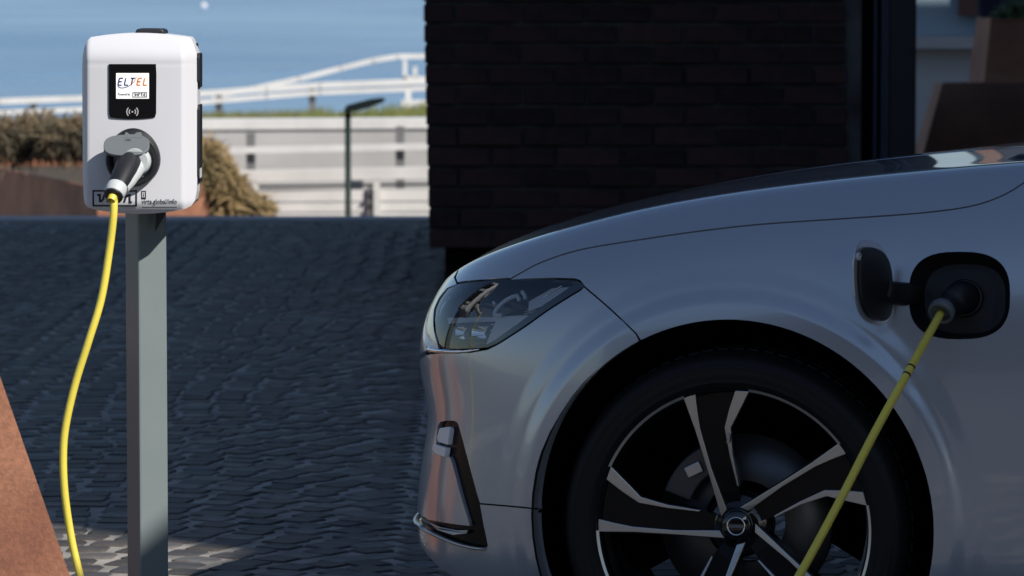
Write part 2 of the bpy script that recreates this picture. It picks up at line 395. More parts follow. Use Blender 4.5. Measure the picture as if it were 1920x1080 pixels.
m_ = MB(); m_.span((3.38, YB + 0.03, 0.16), (8, YB + 4.4, 2.62)); m_.build('inner_wall', M['greymetal'], bb)
# ------------------------------------------------------------------ neighbouring buildings that shade the plaza, plus an added shade tower (outside the frame)
def office(name, c, d, h, rz, label, wall='facade', rows=4, gap=3.2):
    t = thing(name, (c[0], c[1], 0), label, 'building')
    MB().box((c[0], c[1], h / 2), (d[0], d[1], h), rz).build('wall', M[wall], t)
    MB().box((c[0], c[1], h + 0.11), (d[0] + .3, d[1] + .3, 0.2), rz).build('roof', M['greymetal'], t)
    return t
def office_windows(t, x, y0, y1, h, side, n, rows):
    for r_ in range(rows):
        for k_ in range(n):
            yy = y0 + (k_ + 0.5) * (y1 - y0) / n; zz = 1.2 + r_ * 3.1
            q = MB(); q.span((x - side * 0.05, yy - .8, zz), (x + side * 0.03, yy + .8, zz + 1.6)); f_ = q.build('window', M['navy_metal'], t)
            q = MB(); q.span((x + side * 0.031, yy - .72, zz + .08), (x + side * 0.037, yy + .72, zz + 1.52)); q.build('pane', M['pane'], f_)
bA = office('office_block', (15.0, 8.72), (14.0, 12.56), 13.5, 0, 'tall pale office block standing to the right of the plaza')
office_windows(bA, 8.0, 2.6, 14.9, 13, -1, 4, 4)
rz = -math.atan2(0.25, 0.97); tl = 3.4
cxy = Vector((4.10, 4.39)) + Vector((0.968, -0.2495)) * 1.5 + Vector((0.2495, 0.968)) * (tl / 2 - 0.55)
bC = thing('shade_tower', (cxy.x, cxy.y, 0), 'unseen narrow tower added right of the camera to shade the car', 'tower')  # out of view, added to shade the car and the post foot
MB().box((cxy.x, cxy.y, 2.75), (3.0, tl, 5.5), rz).build('wall', M['redfacade'], bC)
MB().box((cxy.x, cxy.y, 5.615), (3.0, tl, 0.226), rz).build('coping', M['greymetal'], bC)
bD = office('warehouse', (-16, -30), (40, 14), 7.5, 0.1, 'long red brick warehouse across the plaza behind the camera', 'redfacade')
for k_ in range(9):
    q = MB(); q.box((-33 + k_ * 4.2, -23.05 + (-33 + k_ * 4.2 + 16) * 0.1, 2.6), (1.6, .2, 2.2), 0.1); f_ = q.build('window', M['navy_metal'], bD)
    q = MB(); q.box((-33 + k_ * 4.2, -22.94 + (-33 + k_ * 4.2 + 16) * 0.1, 2.6), (1.4, .02, 2.0), 0.1); q.build('pane', M['pane'], f_)

# ------------------------------------------------------------------ weathered-steel planters
def planter(name, base, top, h, label, soil=True, z0=-0.02):
    c = np.mean(np.array(base), axis=0)
    t = thing(name, (c[0], c[1], 0), label, 'planter', 'weathered steel planters')
    n = len(base); q = MB()
    vo = [(*p, z0) for p in base] + [(*p, h) for p in top]
    ct = np.mean(np.array(top), axis=0)
    ti = [(p[0] + (ct[0] - p[0]) * .04, p[1] + (ct[1] - p[1]) * .04) for p in top]
    vo += [(*p, h) for p in ti] + [(*p, h - 0.08) for p in ti]
    fs = []
    for k_ in range(3):
        for j in range(n): fs.append((k_ * n + j, k_ * n + (j + 1) % n, (k_ + 1) * n + (j + 1) % n, (k_ + 1) * n + j))
    q.add(vo, fs); q.build('steel_shell', M['corten'], t)
    q = MB(); q.add([(*p, h - 0.075) for p in ti], [tuple(range(n))]); q.build('soil_bed', M['soil'], t)
    return t
pa, pb = at(133, 1090, 9.3), at(-2, 740, 9.3)
sl_ = (pa[0] - pb[0]) / (pa[2] - pb[2])
bxr = pa[0] - sl_ * pa[2]
hN = 0.62; txr = bxr + sl_ * hN
planter('corten_planter', [(-2.7, 9.22), (bxr, 9.34), (bxr - .32, 10.1), (-2.7, 10.4)], [(-2.5, 9.36), (txr, 9.44), (txr - .25, 9.95), (-2.5, 10.2)], hN,
        'rust brown weathered steel planter at the lower left, lit by sun')
# far planter with two faces, left in shade, right in sun
planter('corten_planter', [(-4.3, 30.8), (-2.58, 26.1), (-1.62, 26.55), (-1.7, 29), (-3, 31)], [(-4.2, 30.8), (-2.55, 26.25), (-1.92, 26.65), (-1.95, 28.9), (-3, 30.9)], 0.06,
        'large rust brown steel planter behind the charging post, dry shrubs growing on it', z0=-1.7)
planter('corten_planter', [(at(1700, 290, 24.6)[0], 24.6), (4.4, 24.6), (4.4, 25.2), (at(1700, 290, 24.6)[0], 25.2)], [(at(1767, 165, 24.65)[0], 24.68), (4.3, 24.68), (4.3, 25.1), (at(1767, 165, 24.65)[0], 25.1)], .74,
        'dark weathered steel planter seen through the window glass')
planter('corten_planter', [(at(1822, 150, 26.0)[0], 26.0), (5.0, 26.0), (5.0, 27.0), (at(1822, 150, 26.0)[0], 27.0)], [(at(1862, 35, 26.0)[0], 26.12), (4.9, 26.12), (4.9, 26.9), (at(1862, 35, 26.0)[0], 26.9)], 1.10,
        'rust brown steel planter behind the dark one, seen through the window')
cwl = thing('courtyard_wall', (2.6, 29.0, 0), 'pale grey wall with a light ledge seen through the window', 'wall')
q_ = MB(); q_.span((1.7, 29.0, 0), (8, 29.3, .86)); q_.build('lower_wall', M['pale_render'], cwl)
q_ = MB(); q_.span((1.7, 28.9, .865), (8, 29.35, .95)); q_.build('ledge', M['whitewood'], cwl)
q_ = MB(); q_.span((1.7, 29.02, .955), (8, 29.3, 3.2)); q_.build('upper_wall', M['bluewall'], cwl)
q_ = MB(); q_.span((at(1797, 0, 29)[0], 28.97, 1.09), (at(1832, 0, 29)[0], 29.01, 2.6)); q_.build('brick_panel', M['redfacade'], cwl)
q_ = MB(); q_.span((at(1838, 0, 29)[0], 28.97, .96), (at(1990, 0, 29)[0], 29.01, 2.6)); q_.build('doorway', M['navy_metal'], cwl)

def bush(name, pts, label, n=1500, size=0.05, group='dry shrubs in the far planter', leafm='drybush'):
    t = thing(name, pts[0][0], label, 'shrub', group)
    q = MB(); st = MB()
    for (c, r_) in pts:
        c = Vector(c)
        for k_ in range(7):
            d = Vector((random.gauss(0, 1), random.gauss(0, 1), abs(random.gauss(0.4, .6)))).normalized()
            st.tube([c - Vector((0, 0, r_ * 0.8)), c + d * r_ * 0.5, c + d * r_ * 1.05 + Vector((0, 0, .03))], [.008, .005, .002], 5)
        for k_ in range(n // len(pts)):
            d = Vector((random.gauss(0, 1), random.gauss(0, 1), random.gauss(0.15, .8))).normalized()
            p = c + d * r_ * random.random() ** 0.5 * random.uniform(.75, 1.2)
            a = (d + Vector((random.gauss(0, .6), random.gauss(0, .6), random.gauss(0, .6)))).normalized(); b = a.orthogonal().normalized()
            s_ = size * (random.uniform(.5, 1.6) if random.random() < .8 else random.uniform(1.8, 3.4)); w_b = size * .24
            q.add([p - a * s_, p + b * w_b, p + a * s_ + Vector((0, 0, -.4 * s_)), p - b * w_b], [(0, 1, 2, 3)])
    me = bpy.data.meshes.new('crown'); off = t.location
    me.from_pydata([tuple(Vector(v) - off) for v in q.v], [], q.f); link('crown', me, M[leafm], t)
    st.build('stem', M['stem'], t)
    return t
def pp(u, v, Y): return tuple(at(u, v, Y))
bush('dry_shrub', [(pp(20, 262, 27.6), .17), (pp(70, 255, 27.7), .17), (pp(110, 262, 27.4), .15)], 'dry brown shrub at the far left of the rust brown planter', 5000, .032, leafm='greybush')
bush('dry_shrub', [(pp(150, 258, 27.0), .15), (pp(200, 265, 27.0), .15), (pp(300, 275, 26.9), .17)], 'dry shrub hidden partly behind the white charger', 4000, .032, leafm='greybush')
bush('dry_shrub', [(pp(385, 300, 26.75), .15), (pp(405, 330, 26.72), .12), (pp(425, 350, 26.7), .13), (pp(440, 385, 26.7), .14), (pp(475, 398, 26.7), .13), (pp(455, 420, 26.7), .2)], 'ochre dry shrub spilling down the right end of the far planter', 7000, .032)

bush('green_shrub', [(pp(1905, 40, 26.4), .13), (pp(1960, 30, 26.4), .16)], 'small green shrub on the rust brown planter behind the window', 1200, .04, 'courtyard plants', 'leaf')

# ------------------------------------------------------------------ waterfront: white fences, seawall, lamp
def rail(pts, h, d, name, m, t):                # a beam along a path
    q = MB()
    for a, b in zip(pts[:-1], pts[1:]):
        a, b = Vector(a), Vector(b); w = b - a; rzz = math.atan2(w.y, w.x); L = math.hypot(w.x, w.y)
        mx = Matrix.Rotation(rzz, 3, 'Z') @ Matrix.Rotation(-math.atan2(w.z, L), 3, 'Y')
        q.box((a + b) / 2, (w.length + 0.01, d, h), M=mx)
    return q.build(name, m, t)
def hgt(px, Y): return px * Y / FPX
FS = M['whitewood']
# 1: board fence nearest the plaza
Y1 = 30.5; p1 = at(600, 400, Y1)
f1 = thing('board_fence', (p1[0], Y1, -1.7), 'white board fence with wide capping rail just beyond the plaza edge', 'fence')
def hrail(t, uL, vL, uR, vR, Y, hpx, name, m=None, d=0.05):
    return rail([at(uL, vL, Y), at(uR, vR, Y)], hgt(hpx, Y), d, name, m or FS, t)
hrail(f1, 330, 333, 980, 319, Y1, 22, 'capping_rail', d=0.07)
hrail(f1, 330, 352, 980, 343, Y1 + .03, 4, 'green_strip', M['green_metal'])  # thin dark green strip below the capping rail
hrail(f1, 330, 368, 980, 364, Y1 + .05, 22, 'board')
hrail(f1, 330, 390, 980, 386, Y1 + .05, 17, 'board')
hrail(f1, 330, 412, 980, 408, Y1 + .05, 22, 'board')
hrail(f1, 330, 440, 980, 436, Y1 + .05, 26, 'board')
for u in (478, 706, 930):
    a, b = at(u, 330, Y1 + .0), at(u, 330, Y1 + .0)
    q = MB(); q.span((a[0] - .02, Y1 - .03, -1.7), (a[0] + .025, Y1 + .02, at(u, 331, Y1)[2])); q.build('post', FS, f1)
    q = MB(); q.span((a[0] - .06, Y1 - .01, -1.7), (a[0] - .035, Y1 + .02, at(u, 350, Y1)[2])); q.build('brace', M['greymetal'], f1)
    for v in (368, 388): 
        q = MB(); q.lathe([(0.0, -.03), (.012, -.03), (.012, 0)], (a[0] - .047, Y1 - .012, at(u, v - 2, Y1)[2]), (0, 1, 0), 8); q.build('bolt', M['black_plastic'], f1)
# 2: seawall with rail and posts
Y2 = 34.0; p2 = at(600, 300, Y2)
sw = thing('seawall', (p2[0], Y2 + .5, -1.7), 'pale concrete seawall behind the white board fence', 'wall')
a, b = at(200, 246, Y2 + .4), at(1000, 236, Y2 + .4)
q = MB(); q.add([(a[0] - 8, Y2 + .4, -1.7), (b[0] + 2, Y2 + .4, -1.7), (b[0] + 2, Y2 + .4, b[2]), (a[0] - 8, Y2 + .4, a[2]), (a[0] - 8, Y2 + .9, -1.7), (b[0] + 2, Y2 + .9, -1.7), (b[0] + 2, Y2 + .9, b[2]), (a[0] - 8, Y2 + .9, a[2])],
      [(0, 1, 2, 3), (5, 4, 7, 6), (3, 2, 6, 7), (0, 3, 7, 4), (1, 5, 6, 2)]); q.build('wall', M['concrete'], sw)
hrail(sw, -250, 236, 1000, 229, Y2 + .63, 17, 'coping', d=0.5)
f2 = thing('rail_fence', (p2[0], Y2, -1.7), 'white single rail fence with grey posts in front of the seawall', 'fence')
hrail(f2, 300, 285, 1000, 270, Y2, 12, 'rail')
for u, vt in ((470, 250), (750, 237), (1030, 230)):
    a = at(u, vt, Y2 + .06); q = MB(); q.span((a[0] - .035, Y2 + .04, -1.7), (a[0] + .035, Y2 + .09, a[2])); q.build('post', M['greymetal'], f2)
# grass behind the seawall
gv = MB(); gx0, gx1 = at(300, 220, 35)[0] - 6, at(1000, 220, 38)[0]
for k_ in range(5000):
    x = random.uniform(gx0, gx1); y = random.uniform(35.0, 38.5)
    uu_ = 960 + x / y * FPX; lv = 1.41 - (60 + 227 - 9 * min(max((uu_ - 400) / 400, 0), 1.2)) * y / FPX
    hgh = random.uniform(.03, .08) * (0.6 + 0.8 * (math.sin(x * 2.1) > .2) + 1.3 * min(max((uu_ - 560) / 200, 0), 1)); a = random.uniform(-.04, .04)
    gv.add([(x - .008, y, lv), (x + .008, y, lv), (x + a, y + random.uniform(-.03, .03), lv + hgh)], [(0, 1, 2)])
me = bpy.data.meshes.new('grass'); me.from_pydata(gv.v, [], gv.f); o = link('grass', me, M['grass'])
sett_prop(o, 'strip of short green grass along the top of the seawall', 'grass', kind='stuff')
q = MB(); z_ = lambda y: 1.41 - (60 + 227) * y / FPX
q.add([(gx0, 34.9, z_(34.9)), (gx1, 34.9, z_(34.9) + .006), (gx1, 39, z_(39) + .006), (gx0, 39, z_(39))], [(0, 1, 2, 3)])
q.add([(gx0, 39, z_(39)), (gx1, 39, z_(39) + .006), (gx1, 39.2, -1.7), (gx0, 39.2, -1.7)], [(0, 1, 2, 3)])
struct('embankment', q, 'soil')
# 3: gangway railing against the water
Y3 = 46.0; p3 = at(600, 200, Y3)
f3 = thing('gangway_railing', (p3[0], Y3, -1.7), 'white curved railing of the gangway seen against the blue water', 'railing')
def poly_rail(t, pts, Y, hpx, name, d=.07, m=None):
    return rail([at(u, v, Y) for u, v in pts], hgt(hpx, Y), d, name, m or FS, t)
poly_rail(f3, [(-300, 196), (0, 190), (200, 183), (370, 176), (500, 167), (600, 160), (800, 152), (1000, 147)], Y3, 11, 'top_rail')
poly_rail(f3, [(-300, 216), (0, 211), (200, 203), (370, 192), (500, 181), (600, 173), (800, 165), (1000, 161)], Y3 + .02, 9, 'lower_rail')
for u, vt in ((-180, 200), (62, 195), (410, 178), (585, 164), (880, 152)):
    a = at(u, vt, Y3 + .06); q = MB(); q.span((a[0] - .035, Y3 + .05, -1.7), (a[0] + .035, Y3 + .11, a[2])); q.build('post', M['greymetal'], f3)
f4 = thing('stair_handrail', (at(740, 150, Y3 + 1)[0], Y3 + 1, -1.7), 'white sloping handrail rising to a landing beside the brick building', 'railing')
poly_rail(f4, [(400, 181), (480, 165), (560, 148), (640, 128), (700, 113), (745, 106), (1000, 102)], Y3 + 1, 9, 'handrail')
q = MB()
for (u0, v0, u1, v1) in ((756, 112, 763, 150), (756, 143, 1000, 150), (775, 125, 782, 145)):
    a, b = at(u0, v0, Y3 + 1.0), at(u1, v1, Y3 + 1.0); q.span((a[0], Y3 + .96, a[2]), (b[0], Y3 + 1.02, b[2]))
q.build('landing_frame', FS, f4)
a, b = at(754, 187, Y3 - 1), at(1000, 198, Y3 - 1)
q = MB(); q.span((a[0], Y3 - 1.2, b[2]), (b[0], Y3 - 1, a[2])); q.build('landing_step', FS, f4)
a = at(760, 150, Y3 + 1); q = MB(); q.span((a[0], Y3 + 1.03, -1.7), (a[0] + .06, Y3 + 1.09, a[2])); q.build('post', FS, f4)
# lamp
YL = 28.5; la, lb = at(653, 400, YL), at(653, 205, YL)
lamp = thing('path_lamp', (la[0], YL, -1.7), 'dark green lamp post with slanted flat head before the white fences', 'lamp')
MB().tube([(la[0], YL, -1.7), (la[0], YL, -.9), (lb[0] - .003, YL, lb[2])], [.024, .022, .020], 12).build('pole', M['green_metal'], lamp)
h0, h1 = Vector(at(646, 203, YL)), Vector(at(724, 187, YL)); hw = h1 - h0
q = MB(); q.prism([(0, -.026), (.03, -.034), (hw.length * .6, -.03), (hw.length - .02, -.012), (hw.length, .003), (hw.length - .03, .02), (hw.length * .6, .026), (.02, .018), (0, .0)],
        lambda x, y, d: h0 + hw.normalized() * x + Vector((0, 0, 1)) * y + Vector((0, d, 0)), -.06, .06)
q.build('lamp_head', M['lampgreen'], lamp)
# buoy
bp = Vector((383 - 960, 0, 0)); Yb_ = (CAMZ + 3.2) * FPX / (13 + 60)
by = thing('mooring_buoy', ((383 - 960) * Yb_ / FPX, Yb_, -3.3), 'small white mooring buoy floating far out on the water', 'buoy')
MB().lathe([(0, -.3), (.3, -.2), (.42, .1), (.4, .35), (.25, .55), (.08, .62), (.05, .8), (0, .82)], by.location, (0, 0, 1), 20).build('float', M['white'], by)
MB().lathe([(.12, .82), (.15, .86), (.12, .9), (.1, .86), (.12, .82)], by.location, (0, 0, 1), 12).build('ring', M['greymetal'], by)

# ------------------------------------------------------------------ charging station
YC = 8.70                                        # depth of the front face
def cp(u, v, y=0.0):                             # photo survey on the face, y metres in front (-) or behind (+)
    p = at(u, v, YC); return (p[0], YC + y, p[2])
base = at(275, 1000, 8.84)
ch = thing('charging_station', (base[0], 8.84, 0), 'white wall box charger on a grey square post with yellow cable plugged in', 'charger')
def surf_panel(outline, depth_fn, step, back, to_world):
    pts = [Vector(p) for p in outline]; n = len(pts); ed = [(i, (i + 1) % n) for i in range(n)]
    xs = [p.x for p in pts]; ys = [p.y for p in pts]; allp = list(pts)
    def inside(x, y, m):
        c = False
        for i in range(n):
            a, b = pts[i], pts[i - 1]
            if (a.y > y) != (b.y > y) and x < (b.x - a.x) * (y - a.y) / (b.y - a.y) + a.x: c = not c
        return c
    x = min(xs) + step / 2
    while x < max(xs):
        y = min(ys) + step / 2
        while y < max(ys):
            if inside(x, y, 0): allp.append(Vector((x, y)))
            y += step
        x += step
    vo, eo, fo, *_ = delaunay_2d_cdt(allp, ed, [], 1, 1e-5)
    q = MB(); q.add([to_world(p.x, p.y, depth_fn(p.x, p.y)) for p in vo], [tuple(f) for f in fo], True)
    m = len(pts)
    q.add([to_world(p.x, p.y, depth_fn(p.x, p.y)) for p in pts] + [to_world(p.x, p.y, back) for p in pts],
          [(i, (i + 1) % m, (i + 1) % m + m, i + m) for i in range(m)], False)
    return q
XL, XR = 152.5, 367.0; XM = (XL + XR) / 2
def arc_pts(p0, p1, bulge, n=10):
    o = []
    for k_ in range(n + 1):
        t = k_ / n; x = p0[0] + (p1[0] - p0[0]) * t; y = p0[1] + (p1[1] - p0[1]) * t - bulge * 4 * t * (1 - t); o.append((x, y))
    return o
outl = arc_pts((168, 70), (352, 70.5), 8, 14) + [(356, 74), (361, 85), (366, 100), (367.4, 120), (367.5, 240), (367, 340), (366, 362), (363, 378), (357, 387), (347, 392)]
outl += arc_pts((343, 393), (176, 393), -9, 12) + [(163, 389), (157, 381), (154.5, 365), (153, 320), (152, 220), (151.5, 130), (152.5, 104), (156, 88), (161, 76)]
def sstep(a, b, x):
    t = min(max((x - a) / (b - a), 0), 1); return t * t * (3 - 2 * t)
def face_depth(u, v):                            # metres behind the front plane, small = proud
    d = 0.0045 * ((u - XM) / 100) ** 2
    d += 0.034 * max(0, (u - 343) / 24.5) ** 1.02 + 0.022 * max(0, (163 - u) / 11) ** 1.2
    d += 0.034 * max(0, (112 - v) / 50) ** 1.8
    d += 0.016 * max(0, (v - 378) / 24) ** 1.6
    d += 0.0016 * math.exp(-((v - 119) / 1.3) ** 2)
    return d
q = surf_panel(outl, face_depth, 4.0, 0.125, lambda x, y, d: cp(x, y, d))
body = q.build('housing', M['white'], ch)
# rear housing + side grips + cap
q = MB(); q.prism([(158, 82), (362, 82), (362, 384), (158, 384)], lambda x, y, d: cp(x, y, d), 0.10, 0.155); q.build('rear_housing', M['dark_plastic'], ch, 0.004)
for (v0, v1) in ((101, 166), (198, 345)):
    q = MB(); q.prism([(v0, 0.045), (v0 + 8, .038), (v1 - 12, .038), (v1, .05), (v1, .12), (v0, .12)], lambda v, d, e: cp(XR + e, v, d), -3, 4.6); q.build('side_panel', M['dark_plastic'], ch, 0.002)
q = MB(); q.prism([(318, .044), (336, .044), (336, .10), (318, .10)], lambda v, d, e: cp(XR + e, v, d), 4.0, 5.0); q.build('side_sticker', M['white'], ch)
q = MB(); q.prism([(249, 62), (251, 56), (256, 54.5), (298, 55), (303, 58), (304, 68), (249, 68)], lambda x, y, d: cp(x, y, d), 0.055, 0.16); q.build('top_cap', M['dark_plastic'], ch, 0.003)
# display
disp = arc_pts((204.5, 120), (292.5, 120), 0, 2) + [(293.5, 140), (293, 212), (291, 219)] + arc_pts((288, 220.5), (209, 220.5), -3, 8) + [(206, 219), (204.5, 210)]
q = MB(); q.prism(disp, lambda x, y, d: cp(x, y, d), -0.0020, 0.012)
dsp = q.build('display', M['black_gloss'], ch)
q = MB(); q.prism([(218, 137), (279.5, 137), (279.5, 185), (218, 185)], lambda x, y, d: cp(x, y, d), -0.0032, 0.0); scr = q.build('screen', M['screen'], dsp)

def ribbon(q, pts, w, d, closed=False, fn=None):  # flat stroke in photo pixels on the face
    if fn is not None and not hasattr(w, '__len__'):      # follow the curved face closely
        P_ = []
        for i in range(len(pts) if closed else len(pts) - 1):
            a, b = pts[i], pts[(i + 1) % len(pts)]; m_n = max(1, int(math.hypot(b[0] - a[0], b[1] - a[1]) / 3.0)) if abs(a[0]) > 5 else 1
            P_ += [(a[0] + (b[0] - a[0]) * k_ / m_n, a[1] + (b[1] - a[1]) * k_ / m_n) for k_ in range(m_n)]
        pts = P_ if closed else P_ + [pts[-1]]
    fn = fn or (lambda x, y: cp(x, y, d))
    n = len(pts); L = []; Rr = []
    for i in range(n):
        a = pts[(i - 1) % n] if closed else pts[max(i - 1, 0)]; b = pts[(i + 1) % n] if closed else pts[min(i + 1, n - 1)]
        d1 = (pts[i][0] - a[0], pts[i][1] - a[1]); d2 = (b[0] - pts[i][0], b[1] - pts[i][1])
        l1 = math.hypot(*d1); l2 = math.hypot(*d2)
        dx = (d1[0] / l1 if l1 else 0) + (d2[0] / l2 if l2 else 0); dy = (d1[1] / l1 if l1 else 0) + (d2[1] / l2 if l2 else 0); l = math.hypot(dx, dy) or 1; nx, ny = -dy / l, dx / l
        if 0 < i < n - 1 or closed:
            p0 = pts[i - 1]; e = math.hypot(pts[i][0] - p0[0], pts[i][1] - p0[1]) or 1
            c = abs(nx * -(pts[i][1] - p0[1]) / e + ny * (pts[i][0] - p0[0]) / e); k_ = 1 / max(c, .5)
        else: k_ = 1
        ww = (w[i] if hasattr(w, '__len__') else w) / 2 * k_
        L.append((pts[i][0] + nx * ww, pts[i][1] + ny * ww)); Rr.append((pts[i][0] - nx * ww, pts[i][1] - ny * ww))
    vs = [fn(*p) for p in L] + [fn(*p) for p in Rr]
    m = n if closed else n - 1
    q.add(vs, [(i, (i + 1) % n, (i + 1) % n + n, i + n) for i in range(m)])
def text_part(name, s, u0, v0, u1, v1, d, m, parent, shear=0.0, bold=0.0, fn=None):
    cu = bpy.data.curves.new('txt', 'FONT'); cu.body = s; cu.size = 1; cu.shear = shear; cu.offset = bold; cu.resolution_u = 3
    to = bpy.data.objects.new('txt', cu); COL.objects.link(to)
    dg = bpy.context.evaluated_depsgraph_get(); me = bpy.data.meshes.new_from_object(to.evaluated_get(dg))
    bpy.data.objects.remove(to)
    co = np.array([v.co[:] for v in me.vertices]); mn = co.min(0); mxx = co.max(0)
    off = origin_of(parent)
    for v, c in zip(me.vertices, co):
        x = u0 + (c[0] - mn[0]) / (mxx[0] - mn[0]) * (u1 - u0); y = v1 - (c[1] - mn[1]) / (mxx[1] - mn[1]) * (v1 - v0)
        v.co = Vector(cp(x, y, d)) - off
    me.materials.clear(); me.name = name
    return link(name, me, M[m], parent)
SD = -0.0040
def stroke_letters(q, glyphs, u0, v0, w, h, sp, lw, d, slant=0.0):
    x = u0
    for gset in glyphs:
        for st in gset:
            ribbon(q, [(x + px * w + slant * (1 - py) * h, v0 + py * h) for px, py in st], lw, d)
        x += w + sp
gE = [[(1, 0), (.12, 0), (0, .12), (0, .88), (.12, 1), (1, 1)], [(0, .5), (.85, .5)]]
gL = [[(0, 0), (0, .88), (.12, 1), (1, 1)]]
gT = [[(0, 0), (1.1, 0)], [(.5, 0), (.5, 1)]]
q = MB()
for gl, x0 in ((gE, 221.5), (gL, 233.5), (gT, 243.0)): stroke_letters(q, [gl], x0, 146.5, 7.0, 13, 0, 2.4, SD, .22)
q.build('lettering', M['blue'], scr)
q = MB()
for gl, x0 in ((gE, 257.0), (gL, 268.8)): stroke_letters(q, [gl], x0, 146.5, 6.8, 13, 0, 2.4, SD, .22)
q.build('lettering', M['orange'], scr)
q = MB(); ribbon(q, smooth_path([(221.5, 160, 0), (224, 163.5, 0), (231, 164.5, 0), (240, 162, 0), (248, 157, 0), (253, 151, 0)], 5) and [(p.x, p.y) for p in smooth_path([(221.5, 160, 0), (224, 163.5, 0), (231, 164.5, 0), (240, 162, 0), (248, 157, 0), (253, 151, 0)], 5)], 1.3, SD - .0002); q.build('swoosh', M['blue'], scr)
q = MB(); ribbon(q, [(p.x, p.y) for p in smooth_path([(247, 158, 0), (251, 154, 0), (254, 149, 0), (256.5, 143.5, 0)], 5)], 1.2, SD - .0003); q.build('swoosh', M['orange'], scr)
text_part('lettering', 'Powered by', 221.5, 174, 244.5, 180.2, SD, 'ink', scr, bold=0.02)
gV = [[(-.05, 0.02), (.32, .02), (.32, .85), (.55, .85), (.8, .55), (.95, .0)]]
gI = [[(.5, 0), (.5, 1)]]
gR = [[(.05, 1), (.05, .05), (.6, .05), (1, .05)]]
gT2 = [[(0, .03), (1, .03)], [(.5, 0), (.5, 1)]]
gA = [[(.0, 1), (.15, .5), (.4, .12), (.75, .05), (.75, .98), (1.05, .98)]]
def maker_logo(parent, u0, v0, u1, v1, lw, d, m):
    q = MB(); ribbon(q, [(u0, v0), (u1, v0), (u1, v1), (u0, v1)], lw, d, True); q.build('logo_frame', M[m], parent)
    q = MB(); W_ = (u1 - u0); H_ = v1 - v0
    ws = [.155, .05, .11, .13, .155]; x = u0 + .12 * W_
    for gl, w in zip([gV, gI, gR, gT2, gA], ws):
        for st in gl: ribbon(q, [(x + a * w * W_, v0 + H_ * .25 + b * H_ * .52) for a, b in st], lw * 1.15, d - .0001)
        x += (w + .045) * W_
    q.build('lettering', M[m], parent)
maker_logo(scr, 249.5, 173.3, 275.5, 181.7, 1.2, SD, 'ink')
q = MB()
for r_, a0 in ((6, 42), (10.5, 45), ):
    for sgn in (1, -1):
        ribbon(q, [(248.5 + sgn * r_ * math.cos(R(t)), 209.5 + r_ * math.sin(R(t))) for t in range(-a0, a0 + 1, 9)], 2.0, -0.0032)
ribbon(q, [(247 , 209.5), (250, 209.5)], 3, -0.0033); ribbon(q, [(248.5, 208), (248.5, 211)], 1.6, -0.0034)
q.build('contactless_icon', M['icon'], dsp)
# print on the housing
FD = -0.0002
class FaceFn:
    pass
def facept(x, y): return cp(x, y, face_depth(x, y) - 0.0009)
_cp0 = cp
def maker_logo_face(u0, v0, u1, v1, lw):
    global ribbon
    q = MB(); ribbon(q, [(u0, v0), (u1, v0), (u1, v1), (u0, v1)], lw, 0, True, facept); q.build('logo_frame', M['ink'], ch)
    q = MB(); W_ = (u1 - u0); H_ = v1 - v0
    ws = [.17, .05, .11, .13, .17]; x = u0 + .10 * W_
    for gl, w in zip([gV, gI, gR, gT2, gA], ws):
        for st in gl: ribbon(q, [(x + a * w * W_, v0 + H_ * .26 + b * H_ * .50) for a, b in st], lw * 1.25, 0, False, facept)
        x += (w + .04) * W_
    q.build('lettering', M['ink'], ch)
maker_logo_face(174.5, 358, 255.5, 386, 3.0)
text_part('lettering', 'virta.global/info', 265.5, 373.0, 331.5, 385.2, 0.002, 'ink', ch, bold=0.006)
for o in [o for o in ch.children if o.name.startswith('lettering')][-1:]:
    for v in o.data.vertices:
        w = Vector(v.co) + ch.location; u = 960 + w.x / YC * FPX; vv = 0
        # settle the print on the curved face
        zz = w.z; lo, hi = 340, 400
        for _ in range(18):
            md = (lo + hi) / 2
            if _cp0(u, md)[2] > zz: lo = md
            else: hi = md
        v.co.y = YC + face_depth(u, lo) - 0.0009 - ch.location.y
q = MB(); ribbon(q, [(265.5, 389), (331, 389)], 1.3, 0, False, facept); q.build('underline', M['ink'], ch)
q = MB(); ribbon(q, [(265.8, 358.5), (273, 358.5), (273, 372.5), (265.8, 372.5)], 1.5, 0, True, facept); ribbon(q, [(265.8, 371.2), (273, 371.2)], 2.4, 0, False, facept)
ribbon(q, [(269.4, 364), (269.4, 368.5)], 1.3, 0, False, facept); ribbon(q, [(269.4, 361.5), (269.4, 362.8)], 1.3, 0, False, facept); q.build('phone_icon', M['ink'], ch)
# socket
sc_ = Vector(cp(250, 299, 0)); axs = Vector((0, -1, 0.0))
q = MB(); q.lathe([(.056, -.012), (.0555, .010), (.053, .020), (.0505, .022), (.042, .018), (.0405, .012), (.040, -.035), (0.0, -.035)], sc_, axs, 56)
for i, v in enumerate(q.v):                       # the upper rim swells forward like a brow
    dz = v[2] - sc_.z
    if dz > 0 and math.hypot(v[0] - sc_.x, dz) > .038: q.v[i] = (v[0], v[1] - 0.006 * (dz / .055) ** 2 * (1 if v[1] < YC else 0), v[2] + (.008 * (dz / .055) ** 2 if v[1] > YC - .012 else 0))
sk = q.build('socket', M['dark_plastic'], ch)
q = MB(); q.span((sc_.x - .012, YC - .006, sc_.z - .050), (sc_.x + .016, YC - .018, sc_.z - .036)); q.build('latch', M['black_plastic'], sk)
